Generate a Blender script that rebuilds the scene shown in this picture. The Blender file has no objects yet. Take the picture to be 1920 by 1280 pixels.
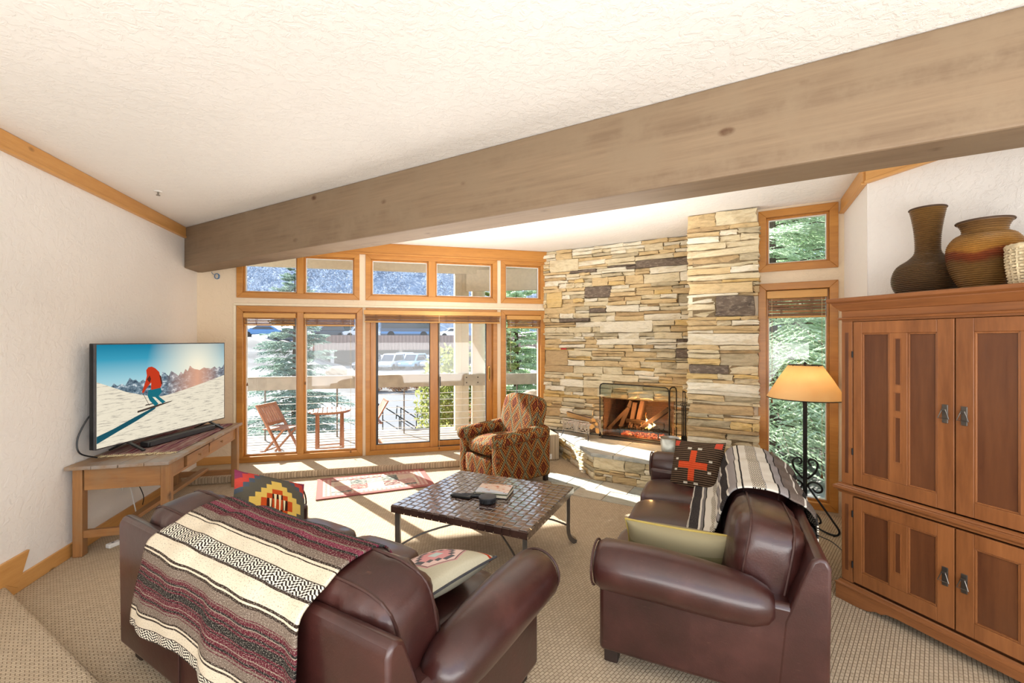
import bpy, bmesh, math, random
from mathutils import Vector, Matrix
R = random.Random(7)
PI = math.pi
S = bpy.context.scene
COL = S.collection

# ------------------------------------------------------------------ camera, sky, sun, exposure
cam = bpy.data.cameras.new('camera'); camo = bpy.data.objects.new('camera', cam); COL.objects.link(camo)
camo.location = (0, 0, 1.68); camo.rotation_euler = (PI/2, 0, -math.radians(14.34))
cam.sensor_width = 36; cam.lens = 838/1920*36; cam.shift_y = -2/1920; cam.clip_end = 2000; cam.clip_start = .05
S.camera = camo
S.view_settings.view_transform = 'Standard'; S.view_settings.look = 'None'
S.view_settings.gamma = 1; S.view_settings.use_curve_mapping = False
S.view_settings.exposure = 0.7
w = bpy.data.worlds.new('sky'); S.world = w; w.use_nodes = True
wn = w.node_tree; wn.nodes.clear()
wo = wn.nodes.new('ShaderNodeOutputWorld'); wb = wn.nodes.new('ShaderNodeBackground')
wt = wn.nodes.new('ShaderNodeTexCoord'); ws = wn.nodes.new('ShaderNodeSeparateXYZ'); wr = wn.nodes.new('ShaderNodeValToRGB')
wn.links.new(wt.outputs['Generated'], ws.inputs[0]); wn.links.new(ws.outputs['Z'], wr.inputs[0])
wr.color_ramp.elements[0].position = 0.0; wr.color_ramp.elements[0].color = (.95, .95, .93, 1)
wr.color_ramp.elements[1].position = .6; wr.color_ramp.elements[1].color = (.55, .72, 1.0, 1)
wn.links.new(wr.outputs[0], wb.inputs[0]); wb.inputs[1].default_value = 1.7
wn.links.new(wb.outputs[0], wo.inputs[0])
sun = bpy.data.lights.new('sun', 'SUN'); sun.energy = 13.0; sun.angle = math.radians(.55); sun.color = (1, .965, .9)
so = bpy.data.objects.new('sun', sun); COL.objects.link(so)
e = math.radians(28.0)
so.rotation_euler = Vector((.485*math.cos(e), -.875*math.cos(e), -math.sin(e))).to_track_quat('-Z', 'Y').to_euler()
so.location = (-4, 12, 10)
# added fill light behind the camera, aimed up to brighten ceiling and room
al = bpy.data.lights.new('fill_light', 'AREA'); al.shape = 'RECTANGLE'; al.size = 5.5; al.size_y = 2.4; al.energy = 185; al.color = (1, .98, .95)
alo = bpy.data.objects.new('fill_light', al); COL.objects.link(alo); alo.location = (.2, -1.9, 1.0)
alo.rotation_euler = (math.radians(150), 0, math.radians(-10))

al2 = bpy.data.lights.new('ceiling_fill', 'AREA'); al2.shape = 'RECTANGLE'; al2.size = 3.4; al2.size_y = 2.2; al2.energy = 40; al2.color = (1, .97, .93)  # second added light, no fixture behind it, brightens the far ceiling
alo2 = bpy.data.objects.new('ceiling_fill', al2); COL.objects.link(alo2); alo2.location = (1.0, 4.5, 1.95); alo2.rotation_euler = (PI, 0, -PI/4)

# ------------------------------------------------------------------ materials
def lin(h):
    if isinstance(h, str):
        h = h.lstrip('#'); c = [int(h[i:i+2], 16)/255 for i in (0, 2, 4)]
    else: c = [x/255 for x in h]
    return tuple(x/12.92 if x <= .04045 else ((x+.055)/1.055)**2.4 for x in c) + (1,)
class NT:
    def __init__(s, name):
        s.m = bpy.data.materials.new(name); s.m.use_nodes = True; s.t = s.m.node_tree; s.t.nodes.clear()
        s.out = s.n('OutputMaterial'); s.b = s.n('BsdfPrincipled'); s.l(s.b.outputs[0], s.out.inputs[0])
    def n(s, typ, _a=None, **k):
        nd = s.t.nodes.new('ShaderNode'+typ)
        for a, v in (_a or {}).items(): setattr(nd, a, v)
        for a, v in k.items():
            i = int(a[1:]) if a[0] == 'i' and a[1:].isdigit() else a.replace('_', ' ')
            s.set(nd.inputs[i], v)
        return nd
    def set(s, sock, v):
        if hasattr(v, 'is_output'): s.l(v, sock)
        elif isinstance(v, bpy.types.Node): s.l(v.outputs[0], sock)
        else: sock.default_value = v
    def l(s, a, b): s.t.links.new(a, b)
    def coord(s, which='Object', scale=None, rot=None, rnd=False):
        c = s.n('TexCoord').outputs[which]
        if rnd:
            oi = s.n('ObjectInfo'); mu = s.n('Math', {'operation': 'MULTIPLY'}, i0=oi.outputs['Random'], i1=97.0)
            ad = s.n('VectorMath', {'operation': 'ADD'}, i0=c, i1=mu.outputs[0]); c = ad.outputs[0]
        if scale or rot:
            mp = s.n('Mapping', Vector=c)
            if scale: mp.inputs['Scale'].default_value = scale
            if rot: mp.inputs['Rotation'].default_value = rot
            c = mp.outputs[0]
        return c
    def noise(s, co, sc=5, det=3, ro=.5, dist=0):
        return s.n('TexNoise', Vector=co, Scale=float(sc), Detail=float(det), Roughness=float(ro), Distortion=float(dist)).outputs['Fac']
    def ramp(s, fac, stops, const=False):
        r = s.n('ValToRGB'); s.l(fac, r.inputs[0]); cr = r.color_ramp
        if const: cr.interpolation = 'CONSTANT'
        while len(cr.elements) < len(stops): cr.elements.new(.5)
        for e_, (p, c) in zip(cr.elements, stops):
            e_.position = p; e_.color = lin(c) if not (isinstance(c, tuple) and len(c) == 4) else c
        return r.outputs[0]
    def mix(s, fac, a, b, mode='MIX'):
        m = s.n('MixRGB', {'blend_type': mode}); s.set(m.inputs[0], fac)
        for i, v in ((1, a), (2, b)): s.set(m.inputs[i], lin(v) if isinstance(v, str) else v)
        return m.outputs[0]
    def math(s, op, a, b=0.0, c=None):
        m = s.n('Math', {'operation': op}); s.set(m.inputs[0], a); s.set(m.inputs[1], b)
        if c is not None: s.set(m.inputs[2], c)
        return m.outputs[0]
    def bump(s, h, st=.3, dist=.01):
        b = s.n('Bump', Strength=st, Distance=dist, Height=h); s.l(b.outputs[0], s.b.inputs['Normal'])
    def fin(s, col, rough=.5, metal=0., spec=.5):
        s.set(s.b.inputs['Base Color'], lin(col) if isinstance(col, str) else col)
        s.set(s.b.inputs['Roughness'], rough); s.b.inputs['Metallic'].default_value = metal
        s.b.inputs['Specular IOR Level'].default_value = spec
        return s.m
def plain(name, col, rough=.5, metal=0., var=.12, sc=20, bump=0., spec=.5, bsc=None):
    t = NT(name); co = t.coord(); n = t.noise(co, sc, 4)
    c = lin(col); a = tuple(max(0, x*(1-var)) for x in c[:3])+(1,); b = tuple(min(1, x*(1+var)) for x in c[:3])+(1,)
    cc = t.ramp(n, [(.3, a), (.7, b)])
    if bump: t.bump(t.noise(co, bsc or sc*3, 4), bump, .01)
    return t.fin(cc, rough, metal, spec)
def wood(name, light, dark, axis='x', rough=.4, sc=6., knots=False, spec=.5, wear=None, rnd=True, k=.1, dist=.5):
    t = NT(name); st = {'x': (k, 1, 1), 'y': (1, k, 1), 'z': (1, 1, k)}[axis]
    co = t.coord(scale=st, rnd=rnd)
    n1 = t.noise(co, sc, 4, .6, dist); n2 = t.noise(co, sc*9, 4, .65)
    f = t.math('ADD', t.math('MULTIPLY', n1, .62), t.math('MULTIPLY', n2, .38))
    c = t.ramp(f, [(.32, dark), (.68, light)])
    if knots:
        st2 = {'x': (.55, 1, 1), 'y': (1, .55, 1), 'z': (1, 1, .55)}[axis]
        v = t.n('TexVoronoi', Vector=t.coord(scale=st2, rnd=rnd), Scale=4.2, Randomness=1.0).outputs['Distance']
        c = t.mix(t.ramp(v, [(.05, '#ffffff'), (.11, '#000000')]), c, '#4a2a12')
    if wear:
        c = t.mix(t.ramp(t.noise(t.coord(), 3.5, 5, .65), [(.45, '#000000'), (.65, '#ffffff')]), c, wear)
    t.bump(n2, .12, .004)
    return t.fin(c, rough, 0, spec)
# ------------------------------------------------------------------ mesh builder
class MB:
    def __init__(s): s.v = []; s.f = []; s.uv = {}; s.mi = []; s.cur = 0
    def face(s, idx, mi=None): s.f.append(tuple(idx)); s.mi.append(s.cur if mi is None else mi)
    def add(s, vs, fs, M=None, mi=None):
        o = len(s.v)
        for p in vs: s.v.append(tuple(M @ Vector(p)) if M is not None else tuple(p))
        for q in fs: s.face([o+i for i in q], mi)
        return o
    def box(s, x0, x1, y0, y1, z0, z1, M=None, mi=None):
        s.add([(x0,y0,z0),(x1,y0,z0),(x1,y1,z0),(x0,y1,z0),(x0,y0,z1),(x1,y0,z1),(x1,y1,z1),(x0,y1,z1)],
              [(0,3,2,1),(4,5,6,7),(0,1,5,4),(1,2,6,5),(2,3,7,6),(3,0,4,7)], M, mi); return s
    def bar(s, a, b, w, t=None, up=(0,0,1), mi=None):
        a = Vector(a); b = Vector(b); d = (b-a).normalized(); u = Vector(up)
        if abs(d.dot(u)) > .95: u = Vector((1,0,0))
        x = d.cross(u).normalized(); y = x.cross(d); t = t or w
        vs = [tuple(p+x*sx*w/2+y*sy*t/2) for p in (a, b) for sx, sy in ((-1,-1),(1,-1),(1,1),(-1,1))]
        s.add(vs, [(3,2,1,0),(4,5,6,7),(0,1,5,4),(1,2,6,5),(2,3,7,6),(3,0,4,7)], None, mi); return s
    def prism(s, poly, a, b, axis='z', M=None, mi=None):
        n = len(poly); mk = {'z': lambda p, h: (p[0], p[1], h), 'y': lambda p, h: (p[0], h, p[1]), 'x': lambda p, h: (h, p[0], p[1])}[axis]
        vs = [mk(p, a) for p in poly]+[mk(p, b) for p in poly]
        fs = [tuple(range(n))[::-1], tuple(range(n, 2*n))]+[(i, (i+1) % n, n+(i+1) % n, n+i) for i in range(n)]
        s.add(vs, fs, M, mi); return s
    def tube(s, pts, r, n=8, closed=False, cap=True, mi=None, flat=1.0):
        P = [Vector(p) for p in pts]; m = len(P); o = len(s.v)
        rr = r if isinstance(r, (list, tuple)) else [r]*m
        def tg(i):
            if closed: d = P[(i+1) % m]-P[i-1]
            else: d = P[min(i+1, m-1)]-P[max(i-1, 0)]
            return d.normalized() if d.length > 1e-9 else Vector((0,0,1))
        t0 = tg(0); u = Vector((0,0,1)) if abs(t0.z) < .9 else Vector((1,0,0))
        x = t0.cross(u).normalized()
        for i in range(m):
            t = tg(i); x = x-t*x.dot(t)
            x = x.normalized() if x.length > 1e-6 else t.orthogonal().normalized()
            y = t.cross(x)
            for k in range(n):
                a = 2*PI*k/n; s.v.append(tuple(P[i]+x*math.cos(a)*rr[i]+y*math.sin(a)*rr[i]*flat))
        for i in range(m if closed else m-1):
            j = (i+1) % m
            for k in range(n): s.face((o+i*n+k, o+i*n+(k+1) % n, o+j*n+(k+1) % n, o+j*n+k), mi)
        if cap and not closed:
            s.face([o+k for k in range(n)][::-1], mi); s.face([o+(m-1)*n+k for k in range(n)], mi)
        return s
    def cyl(s, x, y, z0, z1, r, n=20, r2=None, M=None, mi=None):
        r2 = r if r2 is None else r2
        vs = [(x+rr*math.cos(2*PI*k/n), y+rr*math.sin(2*PI*k/n), z) for z, rr in ((z0, r), (z1, r2)) for k in range(n)]
        s.add(vs, [tuple(range(n))[::-1], tuple(range(n, 2*n))]+[(k, (k+1) % n, n+(k+1) % n, n+k) for k in range(n)], M, mi); return s
    def lathe(s, prof, n=32, c=(0,0), mi=None, cap0=True, cap1=False, M=None):
        vs = [(c[0]+r*math.cos(2*PI*k/n), c[1]+r*math.sin(2*PI*k/n), z) for r, z in prof for k in range(n)]
        fs = [(i*n+k, i*n+(k+1) % n, (i+1)*n+(k+1) % n, (i+1)*n+k) for i in range(len(prof)-1) for k in range(n)]
        if cap0: fs.append(tuple(range(n))[::-1])
        if cap1: fs.append(tuple(range((len(prof)-1)*n, len(prof)*n)))
        s.add(vs, fs, M, mi); return s
    def grid(s, nu, nv, fn, M=None, flip=False, mi=None, uvf=None):
        o = len(s.v)
        for j in range(nv+1):
            for i in range(nu+1):
                u, v = i/nu, j/nv; p = fn(u, v)
                s.uv[len(s.v)] = uvf(u, v) if uvf else (u, v)
                s.v.append(tuple(M @ Vector(p)) if M is not None else tuple(p))
        for j in range(nv):
            for i in range(nu):
                a = o+j*(nu+1)+i; q = (a, a+1, a+nu+2, a+nu+1)
                s.face(q[::-1] if flip else q, mi)
        return s
    def soft(s, c, h, n=5., k=8, M=None, puff=0., mi=None):
        """rounded box: p-norm mapped cube sphere, centre c, half sizes h"""
        d = {}; o = len(s.v)
        def vid(p):
            key = tuple(round(x, 5) for x in p)
            if key not in d:
                q = [math.copysign(math.tan(abs(x)*PI/4)**.9, x) for x in p]
                L = sum(abs(x)**n for x in q)**(1/n); q = [x/L for x in q]
                b = 1+puff*(1-max(min(1, q[0]*q[0]), 0))*(1-max(min(1, q[2]*q[2]), 0))
                P = Vector((c[0]+q[0]*h[0], c[1]+q[1]*h[1]*b, c[2]+q[2]*h[2]))
                if M is not None: P = M @ P
                d[key] = len(s.v); s.v.append(tuple(P))
            return d[key]
        for ax in range(3):
            for sg in (-1, 1):
                for i in range(k):
                    for j in range(k):
                        q = []
                        for a, b in ((i, j), (i+1, j), (i+1, j+1), (i, j+1)):
                            p = [0, 0, 0]; p[ax] = sg; p[(ax+1) % 3] = -1+2*a/k; p[(ax+2) % 3] = -1+2*b/k; q.append(vid(p))
                        s.face(q if sg > 0 else q[::-1], mi)
        return s
    def obj(s, name, mat, parent=None, smooth=False, bevel=0., seg=2, loc=None, rotz=None, cubeuv=0., sharp=40, solid=0., kind=None):
        me = bpy.data.meshes.new(name); me.from_pydata(s.v, [], s.f)
        for m in (mat if isinstance(mat, (list, tuple)) else [mat]): me.materials.append(m)
        me.polygons.foreach_set('material_index', s.mi)
        if s.uv or cubeuv:
            ul = me.uv_layers.new(name='UVMap')
            if cubeuv:
                for p in me.polygons:
                    nx, ny, nz = (abs(x) for x in p.normal)
                    for li in p.loop_indices:
                        v = me.vertices[me.loops[li].vertex_index].co
                        q = (v.y, v.z) if nx >= ny and nx >= nz else ((v.x, v.z) if ny >= nz else (v.x, v.y))
                        ul.data[li].uv = (q[0]*cubeuv, q[1]*cubeuv)
            else:
                for lp in me.loops: ul.data[lp.index].uv = s.uv.get(lp.vertex_index, (0, 0))
        if smooth:
            me.shade_smooth()
            if sharp: me.set_sharp_from_angle(angle=math.radians(sharp))
        me.update()
        o = bpy.data.objects.new(name, me); COL.objects.link(o)
        if parent is not None: o.parent = parent
        if loc: o.location = loc
        if rotz is not None: o.rotation_euler = (0, 0, rotz)
        if solid:
            md = o.modifiers.new('thick', 'SOLIDIFY'); md.thickness = solid; md.offset = 0
        if bevel:
            md = o.modifiers.new('edge', 'BEVEL'); md.width = bevel; md.segments = seg; md.limit_method = 'ANGLE'; md.angle_limit = math.radians(35)
            if not smooth: pass
        if kind: o['kind'] = kind
        return o
def tag(o, label, cat, group=None):
    o['label'] = label; o['category'] = cat
    if group: o['group'] = group
    return o
def thing(name, label, cat, loc=(0,0,0), rotz=0., group=None, kind=None):
    o = bpy.data.objects.new(name, None); COL.objects.link(o); o.empty_display_size = .1
    o.location = loc; o.rotation_euler = (0, 0, rotz)
    if label: tag(o, label, cat, group)
    if kind: o['kind'] = kind
    return o
def struct(o, label=None):
    o['kind'] = 'structure'
    if label: o['label'] = label
    return o
def dup(root, loc=None, rotz=None, label=None, parent=None):
    c = root.copy(); COL.objects.link(c); c.parent = parent
    if loc is not None: c.location = loc
    if rotz is not None: c.rotation_euler = (0, 0, rotz)
    if label: c['label'] = label
    for ch in root.children: dup(ch, parent=c)
    return c
def B(name, mat, x0, x1, y0, y1, z0, z1, parent=None, bevel=0., **k):
    return MB().box(x0, x1, y0, y1, z0, z1).obj(name, mat, parent, bevel=bevel, **k)
def smoothstep(a, b, x):
    t = min(1, max(0, (x-a)/(b-a))); return t*t*(3-2*t)
def bez(pts, n=6):
    """Catmull-Rom through points"""
    P = [Vector(p) for p in pts]; out = []
    for i in range(len(P)-1):
        a = P[max(i-1, 0)]; b = P[i]; c = P[i+1]; d = P[min(i+2, len(P)-1)]
        for k in range(n):
            t = k/n; out.append(.5*((2*b)+(c-a)*t+(2*a-5*b+4*c-d)*t*t+(-a+3*b-3*c+d)*t**3))
    out.append(P[-1]); return out

# ---- palette
def mk_plaster(name, col, sc=9, st=.5):
    t = NT(name); co = t.coord(); n = t.noise(co, sc, 6, .62, .6); n2 = t.noise(co, 1.2, 2)
    r = t.ramp(n, [(.46, '#000000'), (.56, '#ffffff')])
    t.bump(t.math('ADD', r, t.math('MULTIPLY', t.noise(co, 60, 2), .3)), st, .008)
    c = lin(col); b = tuple(x*.95 for x in c[:3])+(1,)
    return t.fin(t.ramp(n2, [(.3, b), (.7, c)]), .85, 0, .2)
m_wall = mk_plaster('wall_plaster', '#f1ede8', 17, .3)
m_ceil = mk_plaster('ceiling_plaster', '#f0ede8', 19, .32)
m_wallb = mk_plaster('wall_plaster_warm', '#e6d3b8', 11, .3)
m_strip = plain('cream_drywall', '#e6d8bd', .8, var=.04)
def mk_carpet(name, col, dark):
    t = NT(name); co = t.coord(scale=(1, 1, 1), rot=(0, 0, math.radians(-32)))
    br = t.n('TexBrick', Vector=co, Scale=20.0); br.inputs['Mortar Size'].default_value = .05; br.inputs['Brick Width'].default_value = .62; br.inputs['Row Height'].default_value = .36
    br.inputs['Mortar Smooth'].default_value = .9; br.inputs['Color1'].default_value = (1,1,1,1); br.inputs['Color2'].default_value = (.72,.72,.72,1); br.inputs['Mortar'].default_value = (0,0,0,1)
    n = t.noise(co, 140, 2); n2 = t.noise(t.coord(), 2.0, 3)
    base = t.mix(t.math('MULTIPLY', n2, .5), col, dark)
    c = t.mix(t.math('MULTIPLY', t.math('SUBTRACT', 1.0, br.outputs['Color']), .85), base, '#77634d')
    c = t.mix(t.math('MULTIPLY', n, .3), c, dark)
    t.bump(t.math('ADD', br.outputs['Color'], t.math('MULTIPLY', n, .6)), .7, .006)
    return t.fin(c, .95, 0, .1)
m_carpet = mk_carpet('berber_carpet', '#d0bda2', '#b8a488')
m_beam = wood('greyed_beam', '#8d7860', '#6a5643', 'x', .6, 5., knots=True, wear='#83705a', spec=.3, rnd=False, k=.045, dist=.25)
m_trim = {a: wood('amber_trim_'+a, '#c98d42', '#a76c2c', a, .35, 7.) for a in 'xyz'}
m_pine = {a: wood('knotty_pine_'+a, '#d9a562', '#c28a48', a, .4, 6., knots=True) for a in 'xyz'}
m_chrry = {a: wood('cherry_'+a, '#9a6238', '#6f4223', a, .3, 5.) for a in 'xyz'}
m_chrryd = wood('cherry_panel', '#6e4428', '#4f2c1a', 'z', .3, 4.)
m_old = {a: wood('old_pine_'+a, '#a87744', '#7d5330', a, .45, 6., knots=True, wear='#93704b') for a in 'xyz'}
m_oldtop = wood('worn_pine_top', '#a07f58', '#77573a', 'y', .4, 6., knots=True, wear='#938a82')
m_teak = {a: wood('teak_'+a, '#a97a5c', '#8a5a42', a, .6, 8.) for a in 'xyz'}
m_iron = plain('black_iron', '#2a2827', .5, .6, bump=.1)
m_steel = plain('brushed_grey_iron', '#77716a', .4, .7)
m_black = plain('black_plastic', '#17181a', .35)
m_dark = plain('dark_grey', '#35363a', .5)
m_white = plain('white_plastic', '#e8e6e1', .4, var=.03)
m_pewter = plain('pewter', '#8b857c', .35, .8)
def mk_glass(name, tint=(1,1,1,1), refl=.07):
    t = NT(name); t.t.nodes.remove(t.b)
    tr = t.n('BsdfTransparent', Color=tint); g = t.n('BsdfGlossy', Roughness=.02); g.inputs['Color'].default_value = (1,1,1,1)
    lw = t.n('LayerWeight', Blend=.25); f = t.math('ADD', t.math('MULTIPLY', lw.outputs['Fresnel'], .25), refl*.25)
    mx = t.n('MixShader'); t.l(f, mx.inputs[0]); t.l(tr.outputs[0], mx.inputs[1]); t.l(g.outputs[0], mx.inputs[2])
    t.l(mx.outputs[0], t.out.inputs[0]); return t.m
m_glass = mk_glass('window_glass')
m_sglass = mk_glass('screen_glass', (.82,.86,.86,1), .1)
# ================================================================== ROOM SHELL
XL, YB, CE = -2.47, 6.49, 3.03
FC = (2.17, 6.49, 0); FR = -PI/4                # fireplace wall frame: +x along the wall, +y into it
def fw(x, y, z=0.):                              # fireplace frame -> world
    c = math.cos(FR); s_ = math.sin(FR); return (FC[0]+x*c-y*s_, FC[1]+x*s_+y*c, z)
outline = [(-2.6,-3),(3.62,-3),(3.62,2.65),(4.2,3.35),(3.62,3.97),(4.1,4.72),(2.25,6.62),(-2.6,6.62)]
struct(MB().prism(outline, -.12, 0).obj('floor', m_carpet), 'woven beige berber carpet floor of the living room')
struct(MB().prism([(-2.47,3.63),(3.5,-2.34),(3.5,-3),(-2.47,-3)], 0, .1).obj('floor_step', m_carpet, bevel=.03, seg=3), 'raised carpeted step cutting across the corner in front of the sofa')
struct(B('floor_window_step', m_carpet, XL, 1.5, 5.92, 6.5, 0, .09, bevel=.02, seg=3), 'low carpeted step running along under the patio windows')
struct(B('floor_bench', m_carpet, 1.5, 2.2, 5.92, 6.5, 0, .36, bevel=.02, seg=3), 'carpeted block between the window step and the stone hearth')
struct(MB().prism([(-2.6,-1.6),(3.62,-1.6),(3.62,2.65),(4.2,3.35),(3.62,3.97),(4.1,4.72),(2.25,6.62),(-2.6,6.62)], CE, CE+.15).obj('ceiling', m_ceil), 'white textured plaster ceiling')
struct(B('wall_left', m_wall, XL-.15, XL, -1.6, 6.64, 0, CE), 'textured off-white plaster wall behind the television')
wb_ = MB()
for x0, x1, z0, z1 in ((XL-.15,-2.02,0,CE),(-2.02,2.3,2.13,2.235),(-2.02,2.3,2.865,CE),(-2.02,2.3,-.12,.09)):
    wb_.box(x0, x1, YB, YB+.15, z0, z1)
for x0, x1, xa_ in ((-.47,-.43,-.512),(1.43,1.485,1.43)):
    wb_.box(x0, x1, YB-.003, YB+.14, .09, 2.131); wb_.box(xa_, x1, YB-.003, YB+.14, 2.234, 2.866)
struct(wb_.obj('wall_back', m_wallb), 'cream drywall around the patio windows')
# thin ledge over the lower windows
struct(MB().box(-2.05,2.16,YB-.03,YB,2.135,2.165).box(-2.06,-2.025,YB-.012,YB,.09,2.135).obj('trim_1', m_strip, bevel=.006), 'cream ledge between the upper and lower windows')
wr_ = MB()
for x0, x1, z0, z1 in ((2.8,2.89,0,CE),(3.56,3.62,0,CE),(2.89,3.56,2.26,2.38),(2.89,3.56,0,.03),(2.89,3.56,3.0,CE)):
    wr_.box(x0, x1, -.85, -.7, z0, z1)
struct(wr_.obj('wall_corner', m_wallb, loc=FC, rotz=FR), 'cream drywall around the tall corner window')
struct(MB().prism([(3.605,-.85),(3.655,-1.757),(3.80,-1.757),(3.80,-.7),(3.62,-.7)], 0, CE).obj('wall_return', m_wall, loc=FC, rotz=FR), 'short angled wall right of the corner window')
struct(B('wall_right', m_wall, 3.515, 3.66, -1.6, 2.665, 0, CE), 'textured off-white wall behind the armoire')
# trims
def crown(name, mat, a, b, z0, z1, n, label):    # board on a wall from a to b (2D), n = inward normal
    a = Vector((a[0], a[1], 0)); b = Vector((b[0], b[1], 0)); n = Vector((n[0], n[1], 0)); L = (b-a).length
    o = MB().box(0, L, 0, .028, z0, z1).box(0, L, 0, .04, z0-.018, z0+.004).obj(name, mat, bevel=.004)
    d = (b-a).normalized(); o.location = a; o.rotation_euler = (0, 0, math.atan2(d.y, d.x))
    return struct(o, label)
crown('trim_2', m_pine['x'], (XL, 6.2), (XL, -1.6), 2.915, CE-.002, (1,0), 'knotty pine crown board along the left wall')
crown('trim_3', m_trim['x'], (2.2, YB), (XL, YB), 2.885, CE-.002, (0,-1), 'amber crown board above the patio windows')
p1 = fw(3.605, -.85); p2 = fw(3.655, -1.757)
crown('trim_4', m_pine['x'], p2[:2], p1[:2], 2.905, CE-.002, (0,0), 'pine crown board over the angled wall')
crown('trim_5', m_pine['x'], (3.515, -1.6), (3.515, 2.66), 2.905, CE-.002, (0,0), 'pine crown board over the armoire wall')
struct(B('baseboard_left', m_pine['y'], XL, XL+.018, 3.5, 5.92, 0, .105, bevel=.004), 'pine baseboard along the left wall')
struct(MB().prism([(3.70,.03),(3.80,.245),(-1.6,.245),(-1.6,.1),(3.60,.1)], XL, XL+.02, 'x').obj('baseboard_step', m_pine['y'], bevel=.003), 'pine baseboard with a slanted sawn end above the step')
struct(B('baseboard_back', m_pine['x'], XL, -2.03, YB-.018, YB, .09, .19, bevel=.004), 'pine baseboard left of the patio windows')
struct(B('baseboard_right', m_pine['y'], 3.59, 3.625, -1.5, -.86, 0, .13, bevel=.004, loc=FC, rotz=FR), 'pine baseboard under the angled wall')
# ceiling beam
bx = 3.671/2
struct(MB().prism([(-6.09,0),(2.38,0),(2.08,.3),(-6.39,.3)], 2.543, CE-.001).obj('ceiling_beam', m_beam, bevel=.012, loc=(bx,bx,0), rotz=FR), 'heavy grey-brown timber beam running diagonally under the ceiling')

# ------------------------------------------------------------------ windows
def frame_bars(mb, x0, x1, z0, z1, wd, y0, y1):
    # mitred frame, four bars
    for q in ([(x0,z0),(x1,z0),(x1-wd,z0+wd),(x0+wd,z0+wd)], [(x0,z1),(x0+wd,z1-wd),(x1-wd,z1-wd),(x1,z1)],
              [(x0,z0),(x0+wd,z0+wd),(x0+wd,z1-wd),(x0,z1)], [(x1,z0),(x1,z1),(x1-wd,z1-wd),(x1-wd,z0+wd)]):
        mb.prism(q, y0, y1, 'y')
def window(name, loc, rotz, x0, x1, z0, z1, mull=(), wd=.07, label='', sash=True, mw=.08, sw=.02):
    w_ = thing(name, None, None, loc, rotz, kind='structure'); w_['label'] = label
    m = MB(); frame_bars(m, x0, x1, z0, z1, wd, -.018, .13); m.obj('frame', m_trim['x'], w_, bevel=.004)
    xs = [x0+wd]
    for c in mull:
        B('mullion', m_trim['z'], c-mw/2, c+mw/2, -.012, .13, z0+wd-.002, z1-wd+.002, w_, bevel=.004); xs += [c-mw/2, c+mw/2]
    xs.append(x1-wd)
    for i in range(0, len(xs), 2):
        a, b = xs[i], xs[i+1]
        if sash:
            m = MB(); frame_bars(m, a, b, z0+wd, z1-wd, sw, .035, .1); m.obj('sash', m_trim['z'], w_, bevel=.003)
            m = MB(); frame_bars(m, a+sw, b-sw, z0+wd+sw, z1-wd-sw, .007, .05, .085); m.obj('gasket', m_white, w_)
        B('pane', m_glass, a+sw+.004, b-sw-.004, .066, .070, z0+wd+sw+.004, z1-wd-sw-.004, w_)
    return w_
BW = (0, YB, 0)
window('window_1', BW, 0, -2.02, -.51, 2.235, 2.88, (-1.26,), label='upper left clerestory window with two panes')
window('window_2', BW, 0, -.43, 1.43, 2.235, 2.88, (.475,), label='upper middle clerestory window with two panes', mw=.1)
window('window_3', BW, 0, 1.485, 2.175, 2.235, 2.88, (), label='upper single pane window beside the stone wall')
window('window_4', BW, 0, -2.02, -.47, .09, 2.13, (-1.26,), label='tall double window left of the patio door', wd=.075)
window('window_5', BW, 0, 1.485, 2.175, .36, 2.13, (), label='narrow tall window beside the stone wall')
WC = (fw(0, -.85)[0], fw(0, -.85)[1], 0)
window('window_6', WC, FR, 2.89, 3.56, 2.38, 3.005, (), label='small upper window in the angled corner')
window('window_7', WC, FR, 2.89, 3.56, .03, 2.26, (), label='tall narrow window behind the floor lamp')
# sliding patio door
dr = thing('door_1', None, None, BW, 0, kind='structure'); dr['label'] = 'sliding patio door with amber wooden frames'
m = MB(); frame_bars(m, -.43, 1.43, .09, 2.13, .06, -.018, .14); m.obj('frame', m_trim['x'], dr, bevel=.004)
def door_panel(x0, x1, y, wl, wr, label):
    p = MB(); z0, z1 = .15, 2.07
    p.box(x0, x0+wl, y, y+.04, z0, z1).box(x1-wr, x1, y, y+.04, z0, z1).box(x0+wl, x1-wr, y, y+.04, z0, z0+.07).box(x0+wl, x1-wr, y, y+.04, z1-.08, z1)
    d = p.obj('door_panel', m_trim['z'], dr, bevel=.004); d['label'] = label
    B('pane', m_glass, x0+wl, x1-wr, y+.018, y+.022, z0+.07, z1-.08, d)
    gk = MB(); frame_bars(gk, x0+wl, x1-wr, z0+.07, z1-.08, .012, y+.008, y+.032); gk.obj('gasket', m_dark, d)
    return d
d1 = door_panel(-.37, .56, .02, .075, .11, 'fixed left glass panel')
B('weather_strip', m_dark, -.29, -.265, .03, .055, .22, 1.99, d1)
d2 = door_panel(.5, 1.37, .075, .07, .085, 'sliding right glass panel')
B('screen_frame', m_dark, .565, .60, .12, .14, .15, 2.07, dr)
h = MB().box(1.305, 1.325, -.0, .075, 1.08, 1.30).box(1.30, 1.33, .0, .02, 1.10, 1.28)
hd = h.obj('handle', plain('door_brass', '#b98c45', .35, .7), dr, bevel=.004); hd['label'] = 'slim brass pull handle'
B('latch', m_dark, .575, .60, -.0, .02, 1.02, 1.16, dr, bevel=.003)
B('sill_track', m_dark, -.36, 1.36, .02, .12, .135, .152, dr)

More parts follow.
